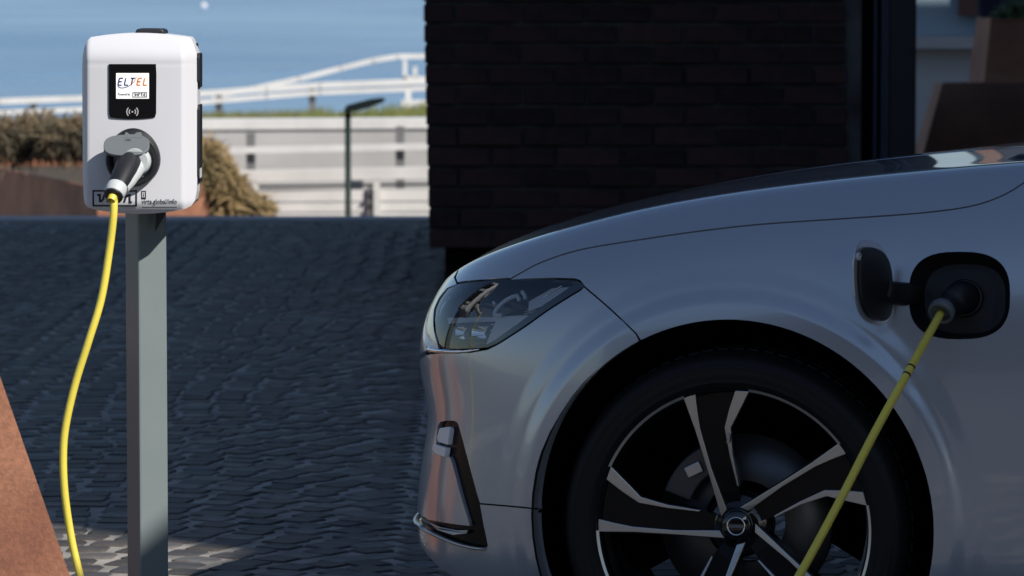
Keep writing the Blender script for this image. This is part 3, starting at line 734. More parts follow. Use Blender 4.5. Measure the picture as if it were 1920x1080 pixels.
# hinged socket lid, open above the plug
lidw = []
hz = cp(252, 252, -0.022)
tilt = R(42)
fn_l = lambda x, y, d: (hz[0] + x, hz[1] - y * math.cos(tilt) * 1.0 + d * math.sin(tilt), hz[2] - y * math.sin(tilt) - d * math.cos(tilt) )
lid_o = [(x - 0.012, y + .032) for x, y in squircle(0, 0, .0465, .030, 2.7, 36)]
q = MB(); q.prism(lid_o, fn_l, -0.003, 0.004); lid = q.build('socket_lid', M['grey_plastic'], ch, 0.0015)
q = MB(); q.prism([(-.016, -.004), (.016, -.004), (.02, .012), (-.02, .012)], fn_l, -0.0035, .006); q.build('hinge', M['grey_plastic'], lid)
q = MB()
for r_ in (.004, .0075):
    ribbon(q, [(.0 - .010 + r_ * math.cos(R(t)), .024 + r_ * math.sin(R(t))) for t in range(-150, -20, 20)], .0012, 0, False, lambda x, y: fn_l(x, y, -.0036))
q.build('lid_mark', M['dark_plastic'], lid)
# post
pc = Vector((base[0], 8.845)); w_ = .0655; pr = R(-30)
q = MB()
ctr = (at(275, 700, 8.845)[0], 8.845)
def post_pt(x, y):
    ca, sa = math.cos(R(30)), math.sin(R(30)); return (ctr[0] + x * ca - y * sa, ctr[1] + x * sa + y * ca)
pts2 = []
r_ = .004; a = w_ / 2
for (sx, sy) in ((-1, -1), (1, -1), (1, 1), (-1, 1)):
    for t in (0, 1, 2):
        ang = math.atan2(sy, sx) + (t - 1) * R(45); pts2.append((sx * (a - r_) + r_ * math.cos(ang), sy * (a - r_) + r_ * math.sin(ang)))
q.prism(pts2, lambda x, y, d: (*post_pt(x, y), d), 0.012, at(275, 100, 8.84)[2]); q.build('post', M['post'], ch)
q = MB(); q.box((*ctr, .006), (.2, .2, .012), R(30)); q.build('base_plate', M['post'], ch)
for sx in (-1, 1):
    for sy in (-1, 1):
        c = post_pt(sx * .075, sy * .075); q = MB(); q.lathe([(.011, 0), (.011, .012), (0, .014)], (*c, .012), (0, 0, 1), 6, False); q.build('anchor_bolt', M['satin'], ch)
b_ = post_pt(a * .0, -a - .012)
q = MB(); q.prism([(286, 402), (304, 402), (303, 408), (284, 440)], lambda x, y, d: cp(x, y, d), .085, .088)
q.build('housing_shade_patch', M['dark_plastic'], ch)  # dark patch shaped like the housing's cast shadow on the post

# ------------------------------------------------------------------ the car
car_p = at(1372, 985, 8.16)
PHI = R(16)
O = np.array([car_p[0], car_p[1], 0.0]); CF = np.array([-math.cos(PHI), math.sin(PHI), 0]); CI = np.array([math.sin(PHI), math.cos(PHI), 0])
WZ = car_p[2]; HW = 0.94
car = thing('parked_car', tuple(O), 'silver estate car parked in shade, front wing charge port open and plugged in', 'car')
def L2W(s, l, z): return tuple(O + s * CF + l * CI + np.array([0, 0, z]))
# control net of the front body: (belt s,l) (crease s,l,z) (spine s,z)
ST = [((-1.2, .0), (-1.2, .15, 1.078), (-1.2, 1.092)), ((-.9, .0), (-.9, .15, 1.060), (-.9, 1.074)), ((-.6, 0), (-.6, .15, 1.039), (-.6, 1.054)),
      ((-.3, 0), (-.3, .15, 1.0115), (-.3, 1.028)), ((-.05, 0), (-.05, .155, .981), (-.05, 1.0)), ((.15, .004), (.15, .16, .949), (.15, .970)),
      ((.31, .022), (.30, .170, .915), (.32, .937)), ((.45, .058), (.43, .188, .877), (.47, .902)), ((.565, .11), (.54, .222, .840), (.58, .868)),
      ((.655, .18), (.625, .278, .806), (.675, .835)), ((.722, .275), (.692, .37, .771), (.735, .80)), ((.765, .41), (.738, .50, .745), (.77, .772)),
      ((.788, .59), (.762, .66, .728), (.782, .75)), ((.797, .78), (.772, .80, .722), (.785, .735)), ((.80, .94), (.776, .94, .72), (.778, .722))]
NOSEW = [0] * 6 + [.02, .1, .3, .6, .85, 1, 1, 1, 1]
ROWS = [(.15, 0, -.10), (.165, 0, -.035), (.20, 0, -.005)]
FR = [.08, .20, .33, .45, .56, .66, .75, .83, .90, .955, 1.0]
WR = [0, -.015, -.03, -.03, -.01, .03, .10, .22, .42, .70, 1.0]
DS = [.0, -.006, -.018, -.03, -.022, -.006, 0, 0, 0, 0, 0]
net = []
for (b, c, sp), nw in zip(ST, NOSEW):
    row = []
    for (z, w, ins) in ROWS:
        # inset is sideways on the flank, backwards on the nose
        row.append((b[0] + ins * nw, b[1] - ins * (1 - nw), z))
    zc = c[2]
    for f, w, ds in zip(FR, WR, DS):
        z = .26 + (zc - .26) * f
        row.append((b[0] + (c[0] - b[0]) * w + ds * nw, b[1] + (c[1] - b[1]) * w, z))
    for t, up_ in ((.045, .006), (.12, .008), (.3, None), (.6, None), (.85, None), (1, None)):
        s_ = c[0] + (sp[0] - c[0]) * t; l_ = c[1] + (HW - c[1]) * t
        z = zc + up_ * min(1, (sp[1] - zc) / .015) if up_ is not None else zc + (sp[1] - zc) * (1 - (1 - t) ** 2.2)
        row.append((s_, l_, z))
    net.append(row)
NET = np.array(net); NU, NV = NET.shape[:2]
def bspl(t, n, p=3):
    t = np.clip(np.asarray(t, float), 0, 1 - 1e-9)
    kn = np.concatenate([np.zeros(p), np.linspace(0, 1, n - p + 1), np.ones(p)])
    B = [((t >= kn[i]) & (t < kn[i + 1])).astype(float) for i in range(len(kn) - 1)]
    for d in range(1, p + 1):
        nb_ = []
        for i in range(len(kn) - 1 - d):
            a = (t - kn[i]) / (kn[i + d] - kn[i]) * B[i] if kn[i + d] > kn[i] else 0 * t
            b = (kn[i + d + 1] - t) / (kn[i + d + 1] - kn[i + 1]) * B[i + 1] if kn[i + d + 1] > kn[i + 1] else 0 * t
            nb_.append(a + b)
        B = nb_
    return np.stack(B, -1)
def ss(a, b, x):
    t = np.clip((x - a) / (b - a), 0, 1); return t * t * (3 - 2 * t)
def evl(u, v):                                    # local (s, l, z)
    u = np.atleast_1d(u); v = np.atleast_1d(v)
    P = np.einsum('ni,ijk,nj->nk', bspl(u, NU), NET, bspl(v, NV))
    r = np.hypot(P[:, 0], P[:, 2] - WZ)
    lip = .0075 * ss(.462, .426, r) * ss(.62, .45, v) + .004 * ss(.50, .46, r) * ss(.62, .45, v)
    P[:, 1] -= lip * (P[:, 0] < .6)
    return P
def toW(P): return O + P[:, :1] * CF + P[:, 1:2] * CI + P[:, 2:3] * np.array([0, 0, 1.])
def evw(u, v): return toW(evl(u, v))
def nrm(u, v):
    e = 1.5e-3
    a = evw(np.clip(u + e, 0, 1), v) - evw(np.clip(u - e, 0, 1), v); b = evw(u, np.clip(v + e, 0, 1)) - evw(u, np.clip(v - e, 0, 1))
    n = np.cross(a, b); n /= np.linalg.norm(n, axis=1, keepdims=True) + 1e-12
    return n
_nt = nrm(np.array([.3]), np.array([.3]))[0]
NS = 1.0 if _nt @ CI < 0 else -1.0                # outward
def normals(u, v): return NS * nrm(np.atleast_1d(u), np.atleast_1d(v))
def proj(P):
    d = P - C0; z = d @ FW; return np.stack([960 + FPX * (d @ RT) / z, 540 - FPX * (d @ UP) / z], -1)
GU, GV = np.meshgrid(np.linspace(0, 1, 161), np.linspace(0, 1, 161), indexing='ij'); GU = GU.ravel(); GV = GV.ravel()
GP = evw(GU, GV); GN = normals(GU, GV); GF = np.einsum('ij,ij->i', GN, C0 - GP) > 0; GX = proj(GP); GL = evl(GU, GV)
def newton(fun, tgt, u, v):
    for _ in range(25):
        p = fun(u, v); r = tgt - p
        if np.abs(r).max() < 1e-5: break
        e = 1e-4; J = np.stack([(fun(u + e, v) - p) / e, (fun(u, v + e) - p) / e], -1)
        try: d = np.linalg.solve(J + 1e-9 * np.eye(2), r)
        except Exception: break
        m = np.abs(d).max(); d *= min(1, .03 / m) if m > 0 else 1
        u = min(max(u + d[0], 0), 1); v = min(max(v + d[1], 0), 1)
    return (u, v)
def px(x, y):                                     # photo point on the visible body surface
    d = ((GX - np.array([x, y])) ** 2).sum(1) + np.where(GF, 0, 1e5); k_ = d.argmin()
    return newton(lambda u, v: proj(evw(u, v))[0], np.array([x, y], float), GU[k_], GV[k_])
def lo(s, z):                                     # flank point by its side-view position
    d = (GL[:, 0] - s) ** 2 + (GL[:, 2] - z) ** 2 + np.where(GV < .62, 0, 9); k_ = d.argmin()
    return newton(lambda u, v: evl(u, v)[0][[0, 2]], np.array([s, z]), GU[k_], GV[k_])
def uv_s(s, v):                                   # u where row v reaches station s
    uu = np.linspace(0, 1, 800); P = evl(uu, np.full(800, v)); return uu[np.abs(P[:, 0] - s).argmin()], v
def dens(poly, n=3):
    out = []
    for i, p in enumerate(poly):
        q = poly[(i + 1) % len(poly)]
        for k_ in range(n): out.append((p[0] + (q[0] - p[0]) * k_ / n, p[1] + (q[1] - p[1]) * k_ / n))
    return out
AX, AY = 3.0, 1.9                                 # rough metric scale of the parameter plane
def inpoly(P, poly):
    x, y = P[:, 0], P[:, 1]; c = np.zeros(len(P), bool); n = len(poly)
    for i in range(n):
        a, b = poly[i], poly[i - 1]
        if a[1] == b[1]: continue
        c ^= ((a[1] > y) != (b[1] > y)) & (x < (b[0] - a[0]) * (y - a[1]) / (b[1] - a[1]) + a[0])
    return c
def panel(name, poly, mat_, parent, step=.012, inset=0.0, thick=.012, holes=(), mirror=False, fine=False):
    P = [(p[0] * AX, p[1] * AY) for p in poly]; H = [[(p[0] * AX, p[1] * AY) for p in h] for h in holes]
    arr = np.array(P); mn, mx = arr.min(0), arr.max(0)
    gx, gy = np.meshgrid(np.arange(mn[0] + step / 2, mx[0], step), np.arange(mn[1] + step / 2, mx[1], step), indexing='ij')
    G = np.stack([gx.ravel(), gy.ravel()], -1); k_ = inpoly(G, P)
    for h in H: k_ &= ~inpoly(G, h)
    G = G[k_]
    if fine:
        st2 = step / 2.6
        gx, gy = np.meshgrid(np.arange(mn[0] + st2 / 2, mx[0], st2), np.arange(mn[1] + st2 / 2, mx[1], st2), indexing='ij')
        G2 = np.stack([gx.ravel(), gy.ravel()], -1); E2 = evl(G2[:, 0] / AX, G2[:, 1] / AY); r2 = np.hypot(E2[:, 0], E2[:, 2] - WZ)
        k_ = inpoly(G2, P) & (r2 < .515) & (E2[:, 1] < .3)
        for h in H: k_ &= ~inpoly(G2, h)
        G2 = G2[k_]; E1 = evl(G[:, 0] / AX, G[:, 1] / AY); r1 = np.hypot(E1[:, 0], E1[:, 2] - WZ)
        G = np.concatenate([G[~((r1 < .515) & (E1[:, 1] < .3))], G2])
    verts = list(P); edges = [(i, (i + 1) % len(P)) for i in range(len(P))]
    for h in H:
        b = len(verts); verts += h; edges += [(b + i, b + (i + 1) % len(h)) for i in range(len(h))]
    nb_ = len(verts)
    # drop grid points too near the outline
    V = np.array(verts); keep = []
    for i0 in range(0, len(G), 4000):
        g_ = G[i0:i0 + 4000]; d2 = ((g_[:, None, :] - V[None]) ** 2).sum(-1).min(1); keep.append(g_[d2 > (step * (.14 if fine else .35)) ** 2])
    G = np.concatenate(keep) if keep else np.zeros((0, 2))
    vo, eo, fo, *_ = delaunay_2d_cdt([Vector(p) for p in verts] + [Vector(p) for p in G], edges, [], 1, 1e-6)
    A = np.array([(p.x / AX, p.y / AY) for p in vo])
    fo = np.array([f for f in fo if len(f) == 3])
    cen = A[fo].mean(1)
    kk = inpoly(cen, poly)
    for h in holes: kk &= ~inpoly(cen, h)
    fo = fo[kk]
    W = evw(A[:, 0], A[:, 1]); N = normals(A[:, 0], A[:, 1])
    W = W - N * inset
    # orient
    fn = np.cross(W[fo[:, 1]] - W[fo[:, 0]], W[fo[:, 2]] - W[fo[:, 0]]); fl = np.einsum('ij,ij->i', fn, N[fo].mean(1)) < 0
    fo[fl] = fo[fl][:, ::-1]
    from collections import Counter
    cnt = Counter()
    for f in fo:
        for i in range(3): cnt[(min(f[i], f[(i + 1) % 3]), max(f[i], f[(i + 1) % 3]))] += 1
    vs = [tuple(p) for p in W]; ns = [tuple(n) for n in N]; fs = [tuple(int(i) for i in f) for f in fo]
    bmap = {}
    def low(i):
        if i not in bmap:
            bmap[i] = len(vs); vs.append(tuple(W[i])); ns.append(None); vs.append(tuple(W[i] - N[i] * thick)); ns.append(None)
        return bmap[i]
    side = []
    for f in fo:
        for i in range(3):
            a, b = int(f[i]), int(f[(i + 1) % 3])
            if cnt[(min(a, b), max(a, b))] == 1:
                la_, lb_ = low(a), low(b); side.append((b, a, la_, lb_))
                fs.append((lb_, la_, la_ + 1, lb_ + 1))
                e = np.array(W[b]) - np.array(W[a]); nn = np.cross(e, N[a]); nn /= np.linalg.norm(nn) + 1e-9
                for q_ in (la_, la_ + 1, lb_, lb_ + 1): ns[q_] = tuple(nn) if ns[q_] is None else tuple(np.array(ns[q_]) + nn)
    ns = [(0, 0, 1) if n is None else tuple(np.array(n) / (np.linalg.norm(n) + 1e-9)) for n in ns]
    # quarter-round the edge: ease the rim down a little
    off = origin_of(parent)
    def mk(vs, fs, ns):
        me = bpy.data.meshes.new(name); me.from_pydata([(p[0] - off.x, p[1] - off.y, p[2] - off.z) for p in vs], [], fs)
        me.polygons.foreach_set('use_smooth', [True] * len(fs)); me.update(); me.normals_split_custom_set_from_vertices(ns); return me
    o = link(name, mk(vs, fs, ns), M[mat_], parent)
    if mirror:
        def mir(p):
            d = np.array(p) - O; return tuple(np.array(p) + (2 * HW - 2 * (d @ CI)) * CI)
        v2 = [mir(p) for p in vs]; n2 = [tuple(np.array(n) - 2 * (np.array(n) @ CI) * CI) for n in ns]
        link(name, mk(v2, [tuple(reversed(f)) for f in fs], n2), M[mat_], parent)
    return o
def pxl(pts): return [px(*p) for p in pts]
def sm2(pts, n=4): return [(p.x, p.y) for p in smooth_path([(a, b, 0) for a, b in pts], n)]
def shift(pts, d):                                # move a polyline sideways by d photo pixels
    o = []
    for i, p in enumerate(pts):
        a = pts[max(i - 1, 0)]; b = pts[min(i + 1, len(pts) - 1)]; dx, dy = b[0] - a[0], b[1] - a[1]; l = math.hypot(dx, dy)
        o.append((p[0] - dy / l * d, p[1] + dx / l * d))
    return o
GAP = 1.5
shut = sm2([(957, 523), (976, 512), (1017, 491), (1089, 468), (1196, 450), (1314, 433), (1433, 420), (1611, 408), (1730, 399), (1819, 387), (1879, 367), (1921, 342)], 4)
seam = sm2([(1096, 538), (1145, 580), (1193, 626)], 3)
def circ(a0, a1, n, r=.396):
    return [lo(r * math.cos(R(a0 + (a1 - a0) * k_ / n)), WZ + .002 + r * math.sin(R(a0 + (a1 - a0) * k_ / n))) for k_ in range(n + 1)]
hl_top = [(859, 532), (905, 527), (957, 523.5), (1040, 524.5), (1078, 526), (1090, 530), (1095, 537)]
hl_bot = sm2([(1095, 537), (1060, 558), (1021, 583), (985, 609), (948, 633), (930, 644), (915, 651)], 3)
hl_left = [(880, 653.5), (850, 654), (830, 653.5), (824, 645), (817, 623), (815, 600), (817, 580), (826, 560), (840, 541)]
# angles: 0 = forward, 90 = up, 180 = rearward
a_seam = math.degrees(math.atan2(evl(*px(1193, 626))[0][2] - WZ, evl(*px(1193, 626))[0][0]))
port = squircle(1799, 554, 95, 82, 2.75, 44)
portuv = pxl(port)
fender = pxl(shift(shut, GAP)) + [lo(-.60, 1.012), lo(-.655, 1.022), lo(-.66, .95), lo(-.655, .8), lo(-.65, .6), lo(-.65, .4), lo(-.65, .19), lo(-.37, .19)]
fender += circ(202, a_seam + .35, 44)[::1] + pxl(shift(seam, -GAP))[::-1] + pxl([(1088, 525), (1078, 521.5), (1040, 520.5)])
panel('front_wing', fender, 'paint', car, holes=[portuv], fine=True)
# hood
v_h = px(862, 488)
hood_rear = pxl([(1927, 304), (1905, 302), (1893, 299.5), (1888, 296), (1896, 290), (1925, 284)])
hood = pxl([(858, 529), (905, 524), (954, 520.5)]) + pxl(shift(shut, -GAP)) + [lo(-.60, 1.018)] + [uv_s(-.62, .80), uv_s(-.5, .83) if False else uv_s(-.62, .88), uv_s(-.63, 1.0)]
hood += [(v_h[0], 1.0), (v_h[0], (1 + v_h[1]) / 2), v_h] + pxl([(853, 505), (855, 520)])
panel('hood', hood, 'paint', car, mirror=True)
# nose cap above the grille, in front of the hood
chin = px(807, 655)
nose = pxl([(856, 533), (851, 520), (849, 505), (859, 489)]) + [(v_h[0] + .004, (1 + v_h[1]) / 2), (v_h[0] + .004, 1.0), (1, 1), (1, chin[1])] + [((1 + chin[0]) / 2, chin[1]), chin] + pxl([(822, 654)])
nose += pxl([(820, 645), (814, 623), (812, 600), (814, 579), (823, 558), (838, 540)])
panel('nose_panel', nose, 'paint', car, mirror=True, step=.009)
# bumper
trim_r = sm2([(826, 790.5), (843, 788.5), (857, 792), (864, 812), (881, 876), (899, 943)], 3)
trim_l = sm2([(826, 790.5), (821, 800), (818, 830), (823, 849), (841, 856), (848, 870), (864, 930), (881, 986)], 3)
ik = px(802, 974)
bumper = circ(a_seam - .35, 2.4, 20) + pxl([(1012, 953), (960, 948), (900, 943)]) + pxl(shift(trim_r[::-1], 0))[1:] + pxl(trim_l)[1:]
bumper += pxl([(862, 984), (840, 981), (820, 977.5)]) + [ik, ((1 + ik[0]) / 2, ik[1]), (1, ik[1]), (1, chin[1] - .012), ((1 + chin[0]) / 2, chin[1] - .012), (chin[0], chin[1] - .012)]
bumper += pxl([(840, 662), (881, 662), (915, 656)]) + pxl(shift(hl_bot[::-1], 4.0))[1:-1] + pxl(shift(seam, GAP))
panel('bumper', bumper, 'paint', car, mirror=True, fine=True)
lipz = px(800, 996)
lowb = circ(1.8, -24, 12) + [lo(.36, .172), lo(.45, .170), lo(.53, .172)] + [(uv_s(.70, .075)[0], .075), (.9, .075), (1, .075), (1, lipz[1]), ((1 + lipz[0]) / 2, lipz[1]), lipz] 
lowb += pxl([(830, 1009), (862, 1021), (895, 1028), (910, 1029), (915, 1023), (907, 985), (900, 946), (960, 951), (1011, 956)])
panel('bumper_spoiler', lowb, 'paint', car, mirror=True)
trimp = pxl(trim_r) + pxl([(907, 985), (915, 1022), (909, 1028), (862, 1020), (830, 1008)]) + [lipz, ((1 + lipz[0]) / 2, lipz[1]), (1, lipz[1]), (1, ik[1]), ((1 + ik[0]) / 2, ik[1]), ik] + pxl([(840, 981), (862, 984)]) + pxl(trim_l)[::-1][:-1]
panel('air_intake_trim', trimp, 'trim', car, inset=.008, step=.008)
# dark liner behind all panels
NUu, NVv = 90, 70
uu = np.linspace(0, 1, NUu); vv = np.linspace(0.02, 1, NVv); A_, B_ = np.meshgrid(uu, vv, indexing='ij'); A_ = A_.ravel(); B_ = B_.ravel()
LW_ = evw(A_, B_) - normals(A_, B_) * .022; LL = evl(A_, B_)
PXY = proj(evw(A_, B_))
hlpoly_px = hl_top + hl_bot[1:] + hl_left
q = MB(); fs = []
for i in range(NUu - 1):
    for j in range(NVv - 1):
        k4 = (i * NVv + j, (i + 1) * NVv + j, (i + 1) * NVv + j + 1, i * NVv + j + 1)
        c = LL[list(k4)].mean(0); p = PXY[list(k4)].mean(0)
        if math.hypot(c[0], c[2] - WZ) < .405 and c[1] < .3: continue
        if c[2] < .2 and c[0] < .3: continue
        if inpoly(p[None], hlpoly_px)[0] and c[1] < .5: continue
        if abs(p[0] - 1799) < 110 and abs(p[1] - 554) < 98 and c[1] < .3: continue
        fs.append(k4)
q.add(LW_, fs, True); q.build('inner_liner', M['void'], car)
# headlight
hl = panel('headlight', hlpoly_px and pxl(hl_top + hl_bot[1:] + hl_left), 'lens', car, step=.008, inset=.001, thick=.002)
def hp(x, y, d):
    u, v = px(x, y); return tuple((evw(u, v) - normals(u, v) * d)[0])
hb = hl_top + hl_bot[1:] + hl_left
cx_, cy_ = np.mean(np.array(hb), axis=0)
q = MB(); n = len(hb); rings = []
for k_, (sc1, dep) in enumerate(((1.0, .003), (.985, .03), (.94, .06), (.6, .075))):
    rings += [hp(cx_ + (x - cx_) * sc1, cy_ + (y - cy_) * sc1, dep) for x, y in hb]
fs = [(k_ * n + j, k_ * n + (j + 1) % n, (k_ + 1) * n + (j + 1) % n, (k_ + 1) * n + j) for k_ in range(3) for j in range(n)] + [tuple(3 * n + j for j in range(n))]
q.add(rings, fs); q.build('lamp_housing', M['lamp_dark'], hl)
# black border printed inside the lens along the top and the lower rear edge
def strip(name, outer, inner, m, d):
    a = [hp(x, y, d) for x, y in outer]; b = [hp(x, y, d) for x, y in inner]; n = len(a)
    MB().add(a + b, [(i, i + 1, i + 1 + n, i + n) for i in range(n - 1)]).build(name, M[m], hl)
bi = sm2([(1074, 531), (1050, 549), (1014, 573), (980, 598), (944, 624), (926, 637), (912, 645)], 3)
strip('lens_border', hl_bot, bi, 'black_gloss', .0035)
strip('lens_border', hl_top, [(862, 539), (907, 536), (957, 533), (1030, 528.5), (1064, 529.5), (1072, 531), (1074, 532)], 'black_gloss', .0035)
strip('lens_border', [(915, 651)] + hl_left[:3], [(912, 645), (880, 649), (850, 650), (832, 650)], 'black_gloss', .0035)
def tubepx(name, pts, rpx, m, d, dd=None):
    P = [hp(x, y, d if dd is None else d + (dd - d) * i / (len(pts) - 1)) for i, (x, y) in enumerate(pts)]
    return MB().tube(smooth_path(P, 4), rpx / 940, 8).build(name, M[m], hl)
tubepx('light_guide', [(915, 586), (917, 578), (925, 567), (938, 556), (952, 549), (960, 547)], 4.6, 'lamp_white', .02)
tubepx('light_guide', [(958, 547), (962, 553), (963, 560)], 4.0, 'lamp_white', .018)
tubepx('light_guide', [(969, 540), (974, 548), (975, 556)], 4.2, 'lamp_white', .018)
tubepx('light_guide', [(913, 560), (918, 566)], 3.0, 'lamp_white', .018)
tubepx('light_guide', [(914, 587), (930, 587)], 4.0, 'lamp_white', .02)
tubepx('chrome_strip', [(978, 578), (1000, 562), (1025, 545), (1050, 532)], 2.0, 'chrome', .018, .01)
tubepx('chrome_strip', [(935, 634), (948, 616), (960, 601), (972, 592)], 2.4, 'chrome', .02)
tubepx('chrome_strip', [(974, 586), (996, 582), (1018, 578)], 1.5, 'reflector', .015)
tubepx('chrome_strip', [(974, 581), (996, 579), (1014, 576)], 1.0, 'reflector', .016)
tubepx('chrome_strip', [(818, 590), (820, 578), (828, 563), (838, 553)], 2.4, 'chrome', .01)
tubepx('amber_marker', [(937, 637), (940, 630), (942, 624)], 2.6, 'amber', .012)
def slab(name, pts, m, d0, d1):
    n = len(pts); MB().add([hp(x, y, d0) for x, y in pts] + [hp(x, y, d1) for x, y in pts], [tuple(range(n)), tuple(reversed(range(n, 2 * n)))] + [(i, (i + 1) % n, (i + 1) % n + n, i + n) for i in range(n)]).build(name, M[m], hl)
def inner_panel(name, pts, m, d0, d1=None):       # smooth inner surface at a depth behind the lens
    n = len(pts); c = np.mean(np.array(pts), axis=0); dd = d0 if d1 is None else d1
    q = MB(); vs = [hp(x, y, d0) for x, y in pts] + [hp(c[0] + (x - c[0]) * .5, c[1] + (y - c[1]) * .5, (d0 + dd) / 2) for x, y in pts] + [hp(c[0], c[1], dd)]
    q.add(vs, [(i, (i + 1) % n, (i + 1) % n + n, i + n) for i in range(n)] + [(i + n, (i + 1) % n + n, 2 * n) for i in range(n)], True); q.build(name, M[m], hl)
inner_panel('bezel_ground_sheen', dens([(925, 597), (985, 590), (1018, 574), (985, 596), (948, 622), (930, 636), (912, 646), (904, 646)], 3), 'lamp_blade', .010)  # pale panel painted as the ground's reflection in the lens
inner_panel('bezel_ground_sheen', dens([(985, 562), (1030, 536), (1066, 534), (1018, 568), (984, 582)], 3), 'lamp_blade', .012)  # upper part of the painted ground reflection
inner_panel('lamp_shelf', dens([(822, 590), (915, 590), (980, 587), (975, 593), (915, 599), (824, 602)], 3), 'lamp_blade', .020)
for x0, x1 in ((836, 862), (868, 916)):
    ol = squircle((x0 + x1) / 2, 621, (x1 - x0) / 2, 12.5, 4, 28)
    inner_panel('reflector_bowl', ol, 'chrome', .022, .050)
    inner_panel('projector', squircle((x0 + x1) / 2, 621, 7.5, 7.5, 2, 20), 'black_gloss', .034, .028)
for yy in (606, 636): tubepx('chrome_strip', [(830, yy), (870, yy), (916, yy)], 1.2, 'chrome', .018)
# chrome blade under the lamp, fog trim pieces, splitter
def bodytube(name, pts, r_, m, out, n=8, squash=None):
    P = [tuple((evw(*px(x, y)) + normals(*px(x, y)) * out)[0]) for x, y in pts]
    return MB().tube(smooth_path(P, 4), r_, n).build(name, M[m], car)
bodytube('chrome_blade', [(806, 655.5), (822, 658), (840, 659), (862, 659.5), (882, 658), (900, 655)], [.006] + [.005] * 4 + [.0045] * 4 + [.004] * 4 + [.003] * 4 + [.002] * 4 + [.001], 'chrome', .0005)
def body_slab(name, pts, m, d0, d1, parent=car):
    n = len(pts); f = lambda x, y, d: tuple((evw(*px(x, y)) - normals(*px(x, y)) * d)[0])
    return MB().add([f(x, y, d0) for x, y in pts] + [f(x, y, d1) for x, y in pts], [tuple(range(n)), tuple(reversed(range(n, 2 * n)))] + [(i, (i + 1) % n, (i + 1) % n + n, i + n) for i in range(n)]).build(name, M[m], parent, 0.0015)
body_slab('running_light', [(827, 803), (844, 800), (846, 806), (842, 834), (824, 829), (822, 820)], 'lamp_white', -.004, .008)  # white painted in for the sky mirrored in this chrome piece
body_slab('running_light', [(819, 833), (841, 840), (838, 857), (822, 850), (816, 843)], 'lamp_white', -.007, .006)  # same white in place of a sky reflection
body_slab('intake_blade', [(803, 978), (826, 988), (858, 994), (878, 994), (876, 1001), (850, 1003), (822, 994)], 'satin', -.002, .004)
sp_pts = [px(797, 988), px(815, 997), px(840, 1008), px(862, 1016), px(890, 1023), px(911, 1025)]
SPW = [tuple((evw(*p) + normals(*p) * .003 + np.array([0, 0, -.004]))[0]) for p in sp_pts]
far_sp = [tuple((evw(u, sp_pts[0][1]) + normals(u, sp_pts[0][1]) * .003)[0]) for u in np.linspace(1, sp_pts[0][0] + .01, 8)]
q = MB(); q.tube(smooth_path(far_sp + SPW, 3), .0035, 8, squash=((0, 0, 1), 1.8)); q.build('splitter_lip', M['satin'], car)
# grille across the nose (seen only from the front)
_u = np.linspace(.5, 1, 400); gl_u = np.linspace(_u[np.abs(evl(_u, np.full(400, .5))[:, 1] - .66).argmin()], 1, 20)
q = MB(); top_, bot_ = chin[1] + .03, ik[1] + .12
a = [tuple((evw(u, top_) + normals(u, top_) * .002)[0]) for u in gl_u]; b = [tuple((evw(u, bot_) + normals(u, bot_) * .002)[0]) for u in gl_u]
q.add(a + b, [(i, i + 1, i + 21, i + 20) for i in range(19)], True); gr = q.build('grille', M['black_gloss'], car)
for u in gl_u[1::2]:
    q = MB(); q.tube([tuple((evw(u, v) + normals(u, v) * .004)[0]) for v in np.linspace(bot_, top_, 6)], .004, 6); q.build('grille_bar', M['chrome'], gr)
# charge port pocket, lid and hinge
q = MB(); n = len(portuv); R1 = []
pw = np.array([evw(*p)[0] for p in portuv]); pn = np.array([normals(*p)[0] for p in portuv]); pcw = pw.mean(0); pn0 = pn.mean(0); pn0 /= np.linalg.norm(pn0)
for k_, (sc1, dep) in enumerate(((1.0, -.0005), (.985, .004), (.96, .03), (.80, .062))): R1 += [tuple(pcw + (w - pcw) * sc1 - pn0 * dep) for w in pw]
q.add(R1, [(k_ * n + j, k_ * n + (j + 1) % n, (k_ + 1) * n + (j + 1) % n, (k_ + 1) * n + j) for k_ in range(3) for j in range(n)] + [tuple(3 * n + j for j in range(n))], False)
pk = q.build('charge_port', M['black_plastic'], car)
sock = pcw - pn0 * .060
q = MB(); q.lathe([(.036, 0), (.036, .016), (.031, .018), (.030, .004), (0, .004)], sock, pn0, 32); q.build('port_socket', M['black_plastic'], pk)
hinge = evw(*px(1706, 552))[0] - pn0 * .004
fwd = CF; outw = pn0
od = R(79); ldir = fwd * math.cos(od) + outw * math.sin(od); lnorm = np.cross(ldir, [0, 0, 1.]); lnorm = lnorm if lnorm @ fwd < 0 else -lnorm
zv = np.array([-.12, .0, 1.0]); zv = np.array([0, 0, 1.]) - .0 * fwd
zax = np.array([0, 0, 1.]) + .10 * ldir; zax /= np.linalg.norm(zax)
lc = hinge + fwd * .030 + ldir * .105 + np.array([0, 0, .010])
f_lid = lambda x, y, d: tuple(lc + ldir * x + zax * y + lnorm * d)
lidp = squircle(0, 0, .092, .080, 2.75, 40)
q = MB(); q.prism(lidp, f_lid, -.004, .0); pl = q.build('charge_port_lid', M['paint'], car, .0015)
q = MB(); q.prism([(x * .86, y * .86 - .002) for x, y in lidp], f_lid, .0003, .009); q.build('lid_liner', M['black_plastic'], pl, .003)
q = MB(); q.lathe([(.0075, 0), (.0075, .006), (.004, .006), (.004, .001), (0, .001)], f_lid(.074, .042, 0), lnorm, 16); q.build('lid_catch', M['pale_plastic'], pl)
q = MB(); q.tube([tuple(hinge - fwd * .015 - outw * .02), tuple(hinge + fwd * .004 + outw * .006), tuple(hinge + fwd * .03 + outw * .03), f_lid(-.05, -.006, .004)], .022, 10, squash=((0, 0, 1), .35)); q.build('lid_hinge', M['black_plastic'], pl)

